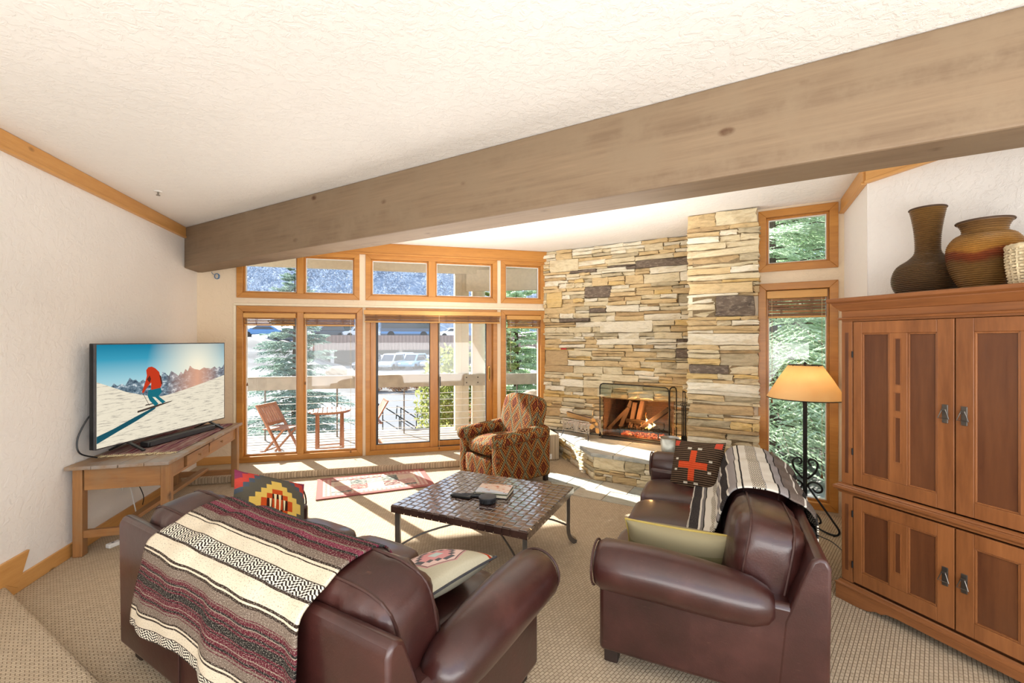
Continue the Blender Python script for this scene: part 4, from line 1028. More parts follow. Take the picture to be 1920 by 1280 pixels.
def profile(name, pts, x0, x1, mat):              # moulding swept round front and both sides: pts (out, z)
    m = MB(); vs = []; n = len(pts)
    for cx, cy, dx, dy in ((x0, AD, -1, 0), (x0, 0, -1, -1), (x1, 0, 1, -1), (x1, AD, 1, 0)):
        for o_, z in pts: vs.append((cx+dx*o_, cy+dy*o_, z))
    m.add(vs, [(k*n+i, (k+1)*n+i, (k+1)*n+i+1, k*n+i+1) for k in range(3) for i in range(n-1)])
    return m.obj(name, mat, ar, smooth=True, sharp=25)
B('frieze', m_chrry['x'], 0, AW, 0, AD, 1.80, 1.885, ar, bevel=.002); profile('bead', [(0,1.812),(.012,1.812),(.018,1.818),(.018,1.822),(.012,1.828),(0,1.828)], 0, AW, m_chrry['x'])
profile('cornice', [(0,1.868),(.008,1.872),(.012,1.88),(.03,1.90),(.038,1.912),(.038,1.918),(.055,1.925),(.06,1.93),(.06,1.948),(.055,1.952),(0,1.952)], 0, AW, m_chrry['x'])
B('top', m_chrry['x'], -.05, AW+.05, -.05, AD, 1.938, 1.951, ar)
profile('waist_moulding', [(0,.690),(.008,.692),(.015,.705),(.03,.715),(.034,.722),(.034,.735),(.028,.74),(.018,.742),(.012,.748),(.012,.756),(0,.757)], 0, AW, m_chrry['x'])
profile('plinth_moulding', [(.022,.095),(.026,.1),(.026,.106),(.014,.112),(.010,.122),(.004,.127),(0,.128)], 0, AW, m_chrry['x'])
pm = MB()
pm.prism([(-.024,0),(.10,0),(.17,.008),(.215,.03),(.24,.028),(.27,.045),(.33,.05),(AW-.33,.05),(AW-.27,.045),(AW-.24,.028),(AW-.215,.03),(AW-.17,.008),(AW-.10,0),(AW+.024,0),(AW+.024,.098),(-.024,.098)], -.024, .0, 'y')
pm.box(-.024, 0, 0, AD, 0, .098).box(AW, AW+.024, 0, AD, 0, .098); pm.obj('plinth', m_chrry['x'], ar, bevel=.004)
m_pew2 = plain('antique_pewter', '#6f6a64', .35, .9)
def door(x0, x1, z0_, z1_, left, lower):
    d = MB(); sl, sr = (.05, .074) if left else (.074, .05); rt, rb = .072, .078; y0, y1 = -.010, .012
    mx0, mx1 = (x0+.2, x0+.292) if left else (x1-.292, x1-.2)
    d.box(x0, x0+sl, y0, y1, z0_, z1_).box(x1-sr, x1, y0, y1, z0_, z1_).box(x0+sl, x1-sr, y0, y1, z0_, z0_+rb).box(x0+sl, x1-sr, y0, y1, z1_-rt, z1_).box(mx0, mx1, y0, y1, z0_+rb, z1_-rt)
    D = d.obj('door', m_chrry['z'], ar, bevel=.0025)
    for a, b in ((x0+sl, mx0), (mx1, x1-sr)):
        B('panel', m_chrryd, a-.004, b+.004, .002, .010, z0_+rb-.004, z1_-rt+.004, D)
        fm = MB(); frame_bars(fm, a, b, z0_+rb, z1_-rt, .009, -.006, .004); fm.obj('panel_bead', m_chrry['z'], D, bevel=.002)
    mc = (mx0+mx1)/2
    slots = ((.06, .25),) if lower else ((.04, .345), (.40, .52), (.565, .86))
    H_ = z1_-z0_-rt-rb
    for a, b in slots:
        q0, q1 = (z1_-rt-.05-H_*.62, z1_-rt-.06) if lower else (z1_-rt-H_*b, z1_-rt-H_*a)
        B('slot', m_chrryd, mc-.013, mc+.013, -.0112, -.0095, q0, q1, D)
        sf = MB(); frame_bars(sf, mc-.016, mc+.016, q0-.003, q1+.003, .004, -.0135, -.0095); sf.obj('slot_edge', m_chrry['z'], D)
    hx_ = x1-.037 if left else x0+.037; hz = 1.285 if not lower else .41
    h_ = B('handle', m_pew2, hx_-.013, hx_+.013, -.016, -.0095, hz-.05, hz+.05, D, bevel=.002)
    MB().tube([(hx_-.008,-.027,hz+.022),(hx_-.024,-.030,hz-.024),(hx_+.024,-.030,hz-.024),(hx_+.008,-.027,hz+.022)], .003, 6, closed=True).obj('bail', m_pew2, h_)
    MB().box(hx_-.010, hx_+.010, -.03, -.015, hz+.016, hz+.028).obj('bail_mount', m_pew2, h_, bevel=.002)
    hxs = x0-.004 if left else x1+.004
    for q in (.2, .8): MB().cyl(hxs, -.012, z0_+(z1_-z0_)*q-.02, z0_+(z1_-z0_)*q+.02, .005, 8).obj('hinge', m_iron, D)
for lower, z0_, z1_ in ((True, .145, .682), (False, .765, 1.797)):
    door(.078, .582, z0_, z1_, True, lower); door(.588, AW-.078, z0_, z1_, False, lower)
# baskets on the armoire
def arpt(x, y, z):
    a = ar.rotation_euler.z; return (ar.location.x+x*math.cos(a)-y*math.sin(a), ar.location.y+x*math.sin(a)+y*math.cos(a), z)
def mk_rattan(name, stops, zscale):
    t = NT(name); co = t.coord(); z = t.n('SeparateXYZ', Vector=co).outputs[2]
    n = t.noise(co, 6, 4, .6); n2 = t.noise(t.n('Mapping', Vector=co, Scale=(30, 30, 90)).outputs[0], 1, 3)
    c = t.ramp(t.math('ADD', t.math('MULTIPLY', z, zscale), t.math('MULTIPLY', t.math('SUBTRACT', n, .5), .35)), stops)
    c = t.mix(t.math('MULTIPLY', n2, .5), c, '#3b2616')
    return t.fin(c, .35, 0, .5)
def coiled(name, label, loc, prof, ncoil, mat, inner):
    """stack of rattan coils following a profile of (r,z)"""
    b = thing(name, label, 'vase', loc)
    L_ = [0]
    for i in range(len(prof)-1): L_.append(L_[-1]+math.dist(prof[i], prof[i+1]))
    def at(s_):
        for i in range(len(prof)-1):
            if s_ <= L_[i+1]+1e-9: k = (s_-L_[i])/(L_[i+1]-L_[i]); return [prof[i][j]*(1-k)+prof[i+1][j]*k for j in (0, 1)]
        return prof[-1]
    P = []
    for k in range(ncoil):
        for q, off in ((-.5, -.005), (-.25, .001), (0, .003), (.25, .001)):
            s_ = (k+.5+q)/ncoil*L_[-1]; r, z = at(s_); P.append((r+off, z))
    MB().lathe(P, 56).obj('coils', mat, b, smooth=True, sharp=60)
    MB().lathe([(r-.006, z) for r, z in P[::4]][::-1], 40, cap0=False).obj('lining', inner, b, smooth=True)
    r, z = prof[-1]; MB().tube([(r*math.cos(2*PI*k/40), r*math.sin(2*PI*k/40), z+.002) for k in range(40)], .006, 6, closed=True).obj('rim', inner, b, smooth=True)
    return b
m_rt1 = mk_rattan('dark_rattan', [(0, '#5b4630'), (.4, '#6b5236'), (.6, '#7a5a34'), (1, '#8a6636')], 1.7)
m_rt2 = mk_rattan('banded_rattan', [(.1, '#8a6636'), (.38, '#7a5a32'), (.46, '#7a3a22'), (.56, '#8a4526'), (.62, '#b5803a'), (.78, '#a87c42'), (1, '#7a5a36')], 2.7)
m_lin = plain('rattan_dark', '#4a3524', .7)
def smooth_prof(p): return [(q[0], q[2]) for q in bez([(r, 0, z) for r, z in p], 8)]
coiled('rattan_vase', 'tall dark rattan vase with flared neck on the armoire', arpt(.235, .45, 1.953), smooth_prof([(0.1284,0),(0.1699,0.06),(0.1797,0.13),(0.1548,0.2),(0.09815,0.245),(0.06644,0.285),(0.06191,0.34),(0.06644,0.42),(0.07701,0.5),(0.08909,0.565)]), 52, m_rt1, m_lin)
coiled('rattan_pot', 'wide round brown rattan pot with red band on the armoire', arpt(.575, .29, 1.953), smooth_prof([(0.0798,0),(0.114,0.05),(0.1429,0.12),(0.1566,0.2),(0.152,0.26),(0.1254,0.305),(0.095,0.325),(0.09272,0.345),(0.1026,0.37),(0.114,0.385)]), 36, m_rt2, m_lin)
wk = thing('wicker_basket', 'small pale wicker basket at the edge of the armoire top', 'basket', arpt(.835, .17, 1.953))
m_wick = plain('pale_wicker', '#d9c9a6', .7, var=.2, sc=40)
for k in range(13):
    z = .008+k*.0148; r = .1+.016*math.sin(k/12*PI*.6)
    MB().tube([((r+.004*(1 if (i+k) % 2 else -1))*math.cos(2*PI*i/44), (r+.005*(1 if (i+k) % 2 else -1))*math.sin(2*PI*i/44), z) for i in range(44)], .0062, 5, closed=True).obj('weave', m_wick, wk, smooth=True)
sk_ = MB()
for i in range(22):
    a = 2*PI*i/22; sk_.tube([((.1+.016*math.sin(k/5*PI*.6))*math.cos(a), (.1+.016*math.sin(k/5*PI*.6))*math.sin(a), .188*k/5) for k in range(6)], .005, 5)
sk_.obj('stakes', m_wick, wk, smooth=True, kind='stuff'); MB().cyl(0, 0, 0, .01, .096, 24).obj('base', m_wick, wk)
MB().tube([(.116*math.cos(2*PI*i/40), .116*math.sin(2*PI*i/40), .194+.003*(i % 2)) for i in range(40)], .012, 6, closed=True).obj('rim', m_wick, wk, smooth=True)

# ------------------------------------------------------------------ floor lamp
lp = thing('floor_lamp', 'wrought iron floor lamp with tan shade before the tall window', 'lamp', (3.52, 3.215, 0), 0)
MB().tube([(0,0,.06),(0,0,1.20)], .017, 12).obj('pole', m_iron, lp, smooth=True)
MB().lathe([(.0,.05),(.012,.055),(.024,.08),(.026,.11),(.034,.115),(.034,.14),(.022,.15),(.017,.17)], 16).obj('collar', m_iron, lp, smooth=True)
legp = [(.057,.375),(.075,.352),(.094,.345),(.122,.36),(.1285,.385),(.117,.412),(.084,.429),(.046,.424),(.022,.395),(.044,.352),(.124,.244),(.205,.13),(.25,.06),(.243,.022),(.211,.010),(.158,.016),(.09,.04),(.034,.085),(.022,.12),(.044,.16),(.084,.155),(.112,.12),(.117,.09),(.097,.075)]
heart = [(.05,.546),(.034,.55),(.026,.575),(.04,.597),(.068,.597),(.092,.575),(.094,.545),(.077,.49),(.045,.45),(.019,.42)]
vd = math.atan2(-3.52, 3.215)       # rotation so that local x is across the line of sight
for k, a in enumerate((-14, 166+24, 90)):
    an = vd+rd(a); ca, sa = math.cos(an), math.sin(an)
    lg = MB().tube(bez([(r*ca, r*sa, z) for r, z in legp], 4), .0085, 8).obj('leg', m_iron, lp, smooth=True)
    MB().tube(bez([(r*ca, r*sa, z+.03) for r, z in heart], 4), .0085, 8).obj('scroll', m_iron, lp, smooth=True)
    MB().lathe([(.0,.0),(.010,.0),(.010,.010),(.0,.012)], 10, (.215*ca, .215*sa)).obj('foot', m_iron, lg)
t = NT('parchment_shade'); n = t.noise(t.coord(), 5, 4)
c = t.ramp(n, [(.3, '#f0d3a0'), (.7, '#f5deb2')]); t.b.inputs['Transmission Weight'].default_value = 0
t.b.inputs['Subsurface Weight'].default_value = 0
trl = t.n('BsdfTranslucent'); t.l(c, trl.inputs[0]); mx = t.n('MixShader'); mx.inputs[0].default_value = .6
m_shade = t.fin(c, .8, 0, .2); t.l(t.b.outputs[0], mx.inputs[1]); t.l(trl.outputs[0], mx.inputs[2]); t.l(mx.outputs[0], t.out.inputs[0])
bl_ = bpy.data.lights.new('shade_fill', 'POINT'); bl_.energy = 2.6; bl_.color = (1, .84, .64); bl_.shadow_soft_size = .05  # weak light added inside the lamp so the shade looks brighter
bo_ = bpy.data.objects.new('shade_fill', bl_); COL.objects.link(bo_); bo_.location = (3.52, 3.215, 1.32)
sh = MB().lathe([(.298,1.165),(.295,1.175),(.212,1.325),(.127,1.46)], 56, cap0=False).obj('lamp_shade', m_shade, lp, smooth=True, solid=.003)
MB().tube([(.298*math.cos(2*PI*k/48), .298*math.sin(2*PI*k/48), 1.167) for k in range(48)], .004, 5, closed=True).tube([(.127*math.cos(2*PI*k/32), .127*math.sin(2*PI*k/32), 1.459) for k in range(32)], .004, 5, closed=True).obj('shade_rim', m_iron, sh)
MB().lathe([(.0,1.18),(.06,1.19),(.075,1.22),(.05,1.25),(.018,1.26)], 24).obj('bulb_housing', plain('amber_glass', '#c98a4a', .2), lp, smooth=True)
MB().tube([(0,0,1.25),(0,0,1.45)], .006, 8).bar((-.135,0,1.455),(.135,0,1.455),.005).bar((0,-.135,1.455),(0,.135,1.455),.005).lathe([(.0,1.455),(.012,1.46),(.014,1.475),(.006,1.485),(.0,1.49)], 12).obj('finial', m_iron, lp)
tag(MB().tube(bez([(3.53,3.20,.07),(3.50,3.10,.01),(3.50,2.95,.006),(3.42,2.78,.006),(3.30,2.62,.006),(3.30,2.50,.006),(3.40,2.48,.03),(3.42,2.56,.06),(3.36,2.60,.02),(3.34,2.52,.008),(3.45,2.46,.01)], 8), .0035, 6).obj('lamp_cord', m_dark, None, smooth=True), 'dark lamp cord trailing over the carpet to the armoire', 'cable')

# ------------------------------------------------------------------ fireplace things
def fthing(name, label, cat, x, y, z, rz=0., group=None): return thing(name, label, cat, fw(x, y, z), FR+rz, group)
sc = fthing('fire_screen', 'glass fire screen with thin black frame before the fire', 'fire screen', 0, 0, .331)
def scr_panel(pa, pb, h_):
    a = Vector((pa[0], pa[1], 0)); b = Vector((pb[0], pb[1], 0)); d = (b-a).normalized(); L_ = (b-a).length; Z = Vector((0,0,1))
    pts = [a+Z*.015, a+Z*(h_-.05), a+Z*(h_-.015)+d*.015, a+Z*h_+d*.05, b+Z*h_-d*.05, b+Z*(h_-.015)-d*.015, b+Z*(h_-.05), b+Z*.015]
    f = MB().tube(pts, .008, 6, closed=True).obj('frame', m_iron, sc, smooth=True)
    n = d.cross(Z)*.0015
    g = MB(); g.add([tuple(p+s_*n) for s_ in (-1, 1) for p in pts], [tuple(range(8))[::-1], tuple(range(8, 16))]+[(i, (i+1) % 8, 8+(i+1) % 8, 8+i) for i in range(8)]); g.obj('pane', m_sglass, sc)
    for q in (a, b): MB().bar(q+Z*.0, q+Z*.03, .02).obj('foot', m_iron, sc)
scr_panel((.90,-.05), (1.87,-.20), .745); scr_panel((1.875,-.19), (1.93,-.04), .745)
B('reflection_sheet', plain('dark_reflection', '#3b4146', .35), .93, 1.90, -.20, .05, -.004, .002, sc)  # thin dark sheet standing in for the dark reflection low in the glass
rl_ = fthing('fire_lighter', 'small red fire lighter lying on a stone ledge of the fireplace wall', 'lighter', .36, -.075, 1.545)
MB().box(-.05,.04,-.012,.012,0,.022).obj('handle', plain('red_plastic', '#b3252a', .35), rl_, bevel=.004)
MB().tube([(.04,0,.011),(.15,0,.011)], .005, 8).obj('nozzle', m_iron, rl_)
# logs
m_bark = mk_stone('bark', '#5b4636', '#6e5543', '#453529'); m_cut = wood('split_wood', '#dcb478', '#c0935a', 'x', .7, 8.)
m_char = mk_stone('charred_wood', '#3a2a20', '#4d3626', '#241a15')
def log(loc, rot, L_, r, label, mat=m_cut, bark=m_bark, group=None, ang=2.2, cat='log'):
    # split log: sector of a cylinder, bark outside
    n = 7; prof = [(0.0, 0.0)]+[(r*math.cos(-ang/2+ang*k/n), r*math.sin(-ang/2+ang*k/n)) for k in range(n+1)]
    m = MB(); rr = random.Random(int(r*1e4+L_*100)); 
    vs = [(x, py*rr.uniform(.93,1.07), pz*rr.uniform(.93,1.07)) for x in (-L_/2, -L_/6, L_/6, L_/2) for py, pz in prof]; q = len(prof)
    for s_ in range(3):
        for i in range(q):
            m.face((s_*q+i, s_*q+(i+1) % q, (s_+1)*q+(i+1) % q, (s_+1)*q+i), 1 if 0 < i < q-1 else 0)
    m.v = vs; m.face(range(q)[::-1], 0); m.face([3*q+i for i in range(q)], 0)
    o = m.obj('firewood_log', [mat, bark]); o.matrix_world = Matrix.Translation(loc) @ rot; tag(o, label, cat, group); return o
ER = lambda x, y, z: Matrix.Rotation(FR+z, 4, 'Z') @ Matrix.Rotation(y, 4, 'Y') @ Matrix.Rotation(x, 4, 'X')
# log holder
lr = fthing('log_rack', 'low iron log rack with pierced scroll plates on the hearth', 'log rack', .70, -.24, .331, rd(-16))
m_rack = plain('sunlit_iron_plate', '#c2b5a3', .5, .3, var=.2, bump=.2)  # iron lightened so the colour carries the sun on the plates
for y in (-.13, .13):
    pl_ = MB(); x0, x1 = -.23, .23
    frame_bars(pl_, x0, x1, .09, .25, .012, y-.004, y+.004)
    for k in range(-3, 4):
        if k == 0: continue
        cx = k*.062
        pl_.tube([(cx+.026*math.cos(2*PI*i/16), y, .17+.05*math.sin(2*PI*i/16)) for i in range(16)], .007, 5, closed=True)
        pl_.tube([(cx+.012*math.cos(2*PI*i/10), y, .17+.02*math.sin(2*PI*i/10)) for i in range(10)], .005, 5, closed=True)
    pl_.box(-.03, .03, y-.003, y+.003, .10, .24)
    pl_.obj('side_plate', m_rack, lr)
    for x in (-.21, .21): MB().tube([(x,y,.10),(x*1.06,y*1.1,.05),(x*1.12,y*1.25,.004)], .006, 6).obj('leg', m_iron, lr, smooth=True)
for x in (-.2, -.07, .07, .2): MB().bar((x,-.13,.095),(x,.13,.095),.01).obj('cross_bar', m_iron, lr)
g_ = 'firewood in the log rack'
for i, (x, y, z, r, L_, a, rz, lb) in enumerate(((.70,-.29,.41,.07,.40,1.5,-16,'split log at the front of the log rack'),(.74,-.17,.41,.07,.42,4.0,-16,'split log at the back of the log rack'),(.66,-.22,.50,.075,.46,.9,-19,'yellow split log lying on top of the log rack'),(.80,-.26,.455,.05,.26,1.2,-10,'short split log under the top log at the right end of the log rack'))):
    log(fw(x, y, z+.06), ER(a, rd(5 if i == 2 else 0), rd(rz)), L_, r, lb, group=g_)
# grate, fire
gr = fthing('fire_grate', 'black iron grate under the burning logs', 'grate', 1.42, .16, .345)
for y in (-.1, .02, .14): MB().bar((-.30,y,.09),(.30,y,.09),.018).obj('rail', m_iron, gr)
for i in range(8):
    x = -.28+i*.08; MB().tube([(x,.17,.16),(x,.14,.1),(x,-.1,.1),(x,-.14,.16)], .009, 6).obj('bar', m_iron, gr)
for x in (-.26, .26):
    for y in (-.1, .14): MB().bar((x,y,0),(x,y,.09),.018).obj('leg', m_iron, gr)
gf = 'burning logs in the fireplace'
for x, y, z, L_, r, ry, rz, lb in ((1.22,.20,.62,.42,.06,-68,10,'burning log leaning steeply at the left of the fire'),(1.31,.22,.60,.40,.055,-80,5,'upright burning log left of the flame'),(1.40,.24,.61,.44,.055,-76,-8,'upright burning log nearest the flame'),(1.13,.12,.56,.42,.05,-48,12,'log slanting at the far left of the firebox'),(1.62,.10,.58,.55,.055,-38,-14,'charred log slanting up to the right'),(1.46,.20,.50,.52,.06,2,0,'charred log lying flat on the grate')):
    log(fw(x, y, z), ER(1.0, rd(ry), rd(rz)), L_, r, lb, m_char if 'charred' in lb else wood('hot_wood_'+str(int(x*100)), '#63402a', '#33210f', 'x', .8), m_char, gf)
m_emb = emis('ember_glow', '', 1.4, lambda t: t.ramp(t.noise(t.coord(), 40, 4, .7), [(.42, '#3a1006'), (.55, '#d8460c'), (.68, '#ffd27a')]))
eb = MB()
for k in range(150):
    x, y = R.uniform(1.16, 1.72), R.uniform(.02, .28); s_ = R.uniform(.012, .028); q = fw(x, y, .352+R.uniform(0, .03))
    eb.soft(q, (s_, s_, s_*.7), 2.5, 1)
e_ = eb.obj('ember_bed', m_emb, kind='stuff'); tag(e_, 'bed of glowing embers under the grate', 'embers')
def flame(x, y, z, h_, r, mi):
    pts = []; n = 9
    for i in range(n+1):
        t_ = i/n; rr = r*math.sin(min(1, t_*1.25+.18)*PI)**.8*(1-t_*.55) if t_ < 1 else .001
        pts.append((max(.001, rr), z+h_*t_))
    q = fw(x, y); return MB().lathe(pts, 10, q[:2]), q
m_flm = emis('flame', '', 5.0, lambda t: t.ramp(t.n('SeparateXYZ', Vector=t.coord('Generated')).outputs[2], [(0, '#ffb040'), (.4, '#ffe0a0'), (.8, '#ff9a30'), (1, '#e05a10')]))
for x, y, z, h_, r, lb in ((1.50,.16,.46,.22,.035,'tall bright yellow flame in the middle of the fire'),(1.54,.13,.46,.13,.03,'small bright flame right of the tall flame'),(1.44,.15,.44,.10,.025,'small flame at the foot of the upright logs'),(1.60,.12,.50,.08,.018,'thin flame along the slanting charred log')):
    f_, q = flame(x, y, z, h_, r, 0)
    f_.v = [(vx+.02*math.sin((vz-z)/h_*6), vy+.012*math.cos((vz-z)/h_*5), vz) for vx, vy, vz in f_.v]
    tag(f_.obj('flame', m_flm, smooth=True), lb, 'flame')
fl2 = bpy.data.lights.new('fire_light', 'POINT'); fl2.energy = 16; fl2.color = (1, .5, .18); fl2.shadow_soft_size = .06
fo = bpy.data.objects.new('fire_light', fl2); COL.objects.link(fo); fo.location = fw(1.50, .02, .62)
# fire tools
ft = fthing('fire_tool_stand', 'slim black iron fireplace tool stand on the hearth', 'fire tools', 2.04, -.13, .331)
MB().box(-.016,-.009,-.005,.005,.04,.70).box(.009,.016,-.005,.005,.04,.70).box(-.016,.016,-.005,.005,.69,.705).box(-.016,.016,-.005,.005,.50,.508).obj('post', m_iron, ft)
for a in (45, 135, 225, 315): MB().tube(bez([(0,0,.06),(.05*math.cos(rd(a)),.05*math.sin(rd(a)),.075),(.085*math.cos(rd(a)),.085*math.sin(rd(a)),.045),(.095*math.cos(rd(a)),.095*math.sin(rd(a)),.003)], 4), .006, 6).obj('foot', m_iron, ft, smooth=True)
for x, nm in ((-.03, 'poker'), (.0, 'shovel'), (.03, 'brush')):
    p_ = MB().tube([(x*.8,-.016,.12),(x*.8,-.016,.52)], .0045, 6)
    p_.tube([(x*.8+.012*math.cos(2*PI*k/12), -.016, .535+.016*math.sin(2*PI*k/12)) for k in range(12)], .004, 5, closed=True)
    for k in range(5): p_.tube([(x*.8+.007*math.cos(k), -.016, .40+.02*k),(x*.8-.007*math.cos(k), -.016, .41+.02*k)], .006, 5)
    if nm == 'shovel': p_.box(x*.8-.03, x*.8+.03, -.02, -.012, .06, .14)
    elif nm == 'brush': p_.cyl(x*.8, -.016, .05, .14, .018, 10, .012)
    else: p_.tube([(x*.8,-.016,.12),(x*.8-.02,-.016,.09),(x*.8-.03,-.016,.11)], .004, 5)
    p_.obj(nm, m_iron, ft)
bk3 = fthing('ash_bucket', 'round galvanised bucket on the hearth behind the sofa arm', 'bucket', 1.94, -.46, .331)
m_galv = plain('galvanised_metal', '#b9bdbd', .35, .7, var=.15)
MB().lathe([(.10,0),(.105,.005),(.118,.10),(.122,.155),(.127,.16),(.122,.165),(.116,.155),(.10,.012),(.0,.01)], 36).obj('bucket', m_galv, bk3, smooth=True, sharp=40)
MB().lathe([(.0,.142),(.113,.142)], 28, cap0=False).obj('ash', plain('grey_ash', '#8d8a80', .95), bk3); MB().tube([(.124*math.cos(k/16*PI), .124*math.sin(k/16*PI)*.25-.1, .158-.02*math.sin(k/16*PI)) for k in range(17)], .004, 5).obj('handle', m_iron, bk3)
# ================================================================== OUTDOORS
GZ = -1.6
t = NT('snowy_ground'); co = t.coord(); n = t.noise(co, .16, 5, .6); n2 = t.noise(co, 3, 5, .65)
c = t.ramp(n, [(.44, '#5f5e5b'), (.54, '#7d7b77'), (.60, '#bdbcb9')]); c = t.mix(t.math('MULTIPLY', t.ramp(n2, [(.5, '#000000'), (.75, '#ffffff')]), .35), c, '#6f6455'); t.bump(n2, .4, .05); m_ground = t.fin(c, .9, 0, .1)
def gz(x, y):
    r = GZ + 3.6*smoothstep(36, 58, y)*smoothstep(-6, -16, x) + .5*math.sin(x*.12)*math.sin(y*.1)*smoothstep(15, 40, y)*.4
    return r + 1.15*smoothstep(3.8, 6.5, x)*smoothstep(16, 8, y)
NG = 90
g = MB().grid(NG, NG, lambda u, v: (-70+150*u, -6+120*v, gz(-70+150*u, -6+120*v)-(0.9 if (-70+150*u < 4.3 and -6+120*v < 8) else 0)))
struct(g.obj('ground', m_ground, smooth=True, sharp=0), 'snow patched ground around the house')
m_asph = plain('sunlit_asphalt', '#4c4f52', .85, var=.1, sc=3)  # asphalt grey with its sunlit look put into the colour
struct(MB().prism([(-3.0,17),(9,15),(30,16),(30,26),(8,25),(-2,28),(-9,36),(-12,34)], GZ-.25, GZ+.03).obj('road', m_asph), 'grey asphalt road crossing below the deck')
ln = MB(); ln.prism([(-1.5,22.0),(26,20.2),(26,20.35),(-1.5,22.15)], GZ+.03, GZ+.036); struct(ln.obj('road_marking', plain('road_paint', '#d9d2b0', .8)), 'pale line painted along the road')
struct(MB().prism([(-6,36),(16,36),(22,60),(-8,60)], GZ-.25, GZ+.02).obj('parking_lot', plain('pale_asphalt', '#5e5d5b', .85, var=.12, sc=2)), 'pale asphalt parking lot')
# hills
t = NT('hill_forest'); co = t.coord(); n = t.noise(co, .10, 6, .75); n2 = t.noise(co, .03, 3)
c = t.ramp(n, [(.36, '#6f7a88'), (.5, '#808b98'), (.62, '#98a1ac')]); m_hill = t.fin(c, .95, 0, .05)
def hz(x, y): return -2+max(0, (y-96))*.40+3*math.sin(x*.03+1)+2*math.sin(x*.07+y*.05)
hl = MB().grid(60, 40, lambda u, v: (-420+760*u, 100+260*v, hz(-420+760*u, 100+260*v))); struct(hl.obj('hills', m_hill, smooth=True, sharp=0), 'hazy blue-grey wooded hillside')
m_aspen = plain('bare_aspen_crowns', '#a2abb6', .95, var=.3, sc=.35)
hf = MB()
for k in range(3600):
    x, y = R.uniform(-110, 75), R.uniform(104, 215)
    if -9 < x+.9*(y-150)+62 < 9: continue          # the open ski run
    z = hz(x, y); h_ = R.uniform(3, 6.5); r = h_*.34; o = []
    for k2 in range(22):
        a, q = R.uniform(0, 6.28), R.random()**.5; zz = R.uniform(.15, 1); w_ = r*q*math.sin(min(1, zz*1.1)*PI*.9+.15); c0 = Vector((x+w_*math.cos(a), y+w_*math.sin(a), z+h_*zz))
        u = Vector((R.uniform(-1,1), R.uniform(-1,1), R.uniform(-1,1))).normalized(); v = u.orthogonal()*.17; u = u*R.uniform(.25, .55)
        hf.add([c0-u, c0+v, c0+u, c0-v], [(0, 1, 2, 3)])
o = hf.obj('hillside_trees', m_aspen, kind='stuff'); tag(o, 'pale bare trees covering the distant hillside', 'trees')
sr_ = MB().grid(4, 40, lambda u, v: (-62-.9*(-46+110*v)-8+16*u, 104+110*v, hz(-62-.9*(-46+110*v)-8+16*u, 104+110*v)+.5)); struct(sr_.obj('ski_run', plain('snow', '#e3e6ea', .8, var=.03), smooth=True), 'white ski run cut through the hillside')

# ------------------------------------------------------------------ deck
DZ = -.06
m_deck = wood('deck_board', '#938b80', '#7b7369', 'x', .8, 5.); m_cream = plain('cream_painted_wood', '#cfc3ab', .7, var=.06); m_cream2 = plain('greyish_cream_rail', '#aaa08f', .75, var=.12, sc=8)  # rail cream is greyer and darker than the post cream
dk_ = thing('deck', None, None, (0,0,0), 0, kind='structure'); dk_['label'] = 'deck of pale boards outside the patio door'
y = 6.66; 
while y < 9.0:
    B('deck_board', m_deck, -5.2, 3.0, y, y+.168, DZ-.035, DZ+R.uniform(-.002,.002), dk_, bevel=.004, seg=1); y += .20
for x in (-4, -1.8, .4, 2.6): B('joist', m_cream2, x, x+.05, 6.66, 9.04, DZ-.25, DZ-.037, dk_)
B('rim_joist', m_cream2, -5.2, 3.0, 9.06, 9.10, DZ-.28, DZ-.01, dk_)
rl = thing('deck_railing', 'cream wooden deck railing with thin steel posts and cables', 'railing', (0, 8.6, DZ))
B('top_rail', m_cream2, -5.4, 1.30, -.02, .02, .87, 1.085, rl, bevel=.005); B('top_rail', m_cream2, 1.24, 3.6, -.065, -.025, .87, 1.085, rl, bevel=.005)
B('cap', m_cream2, -5.4, 1.30, -.035, .035, 1.085, 1.105, rl, bevel=.004)
for x in (-3.41, -2.235, -1.06, .115, 2.3): MB().box(x-.012, x+.012, -.012, .012, .0, .88).obj('post', m_steel, rl)
for k in range(6): MB().tube([(-5.2,0,.12+k*.125),(3.6,-.02,.12+k*.125)], .0055, 6).obj('cable', m_white, rl)  # white in place of steel grey, paints sunlight on the cables
for x in (1.28, 1.5):
    for z in (.93, 1.03): MB().cyl(0, 0, -.008, .004, .012, 8, M=Matrix.Translation((x, -.07, z)) @ Matrix.Rotation(PI/2, 4, 'X')).obj('bolt', m_iron, rl)
struct(MB().box(1.075, 1.345, 8.66, 8.86, -3, 3.12).box(1.20, 1.217, 8.652, 8.665, -3, 3.12).obj('pillar', m_cream, bevel=.01), 'square cream porch post with a groove')
struct(MB().cyl(1.55, 8.78, -3, 3.12, .135, 28).obj('column', m_cream, smooth=True), 'round cream porch column')
struct(MB().box(-6, 2.6, 6.64, 9.0, 3.13, 3.3).box(-6, 2.6, 8.44, 8.54, 2.95, 3.4).obj('roof', m_cream), 'cream soffit and fascia of the roof overhang')
struct(MB().bar((1.3,8.58,2.83),(3.7,7.5,2.83),.12,.40).obj('roof_beam', m_cream), 'deep cream roof beam resting on the porch posts')
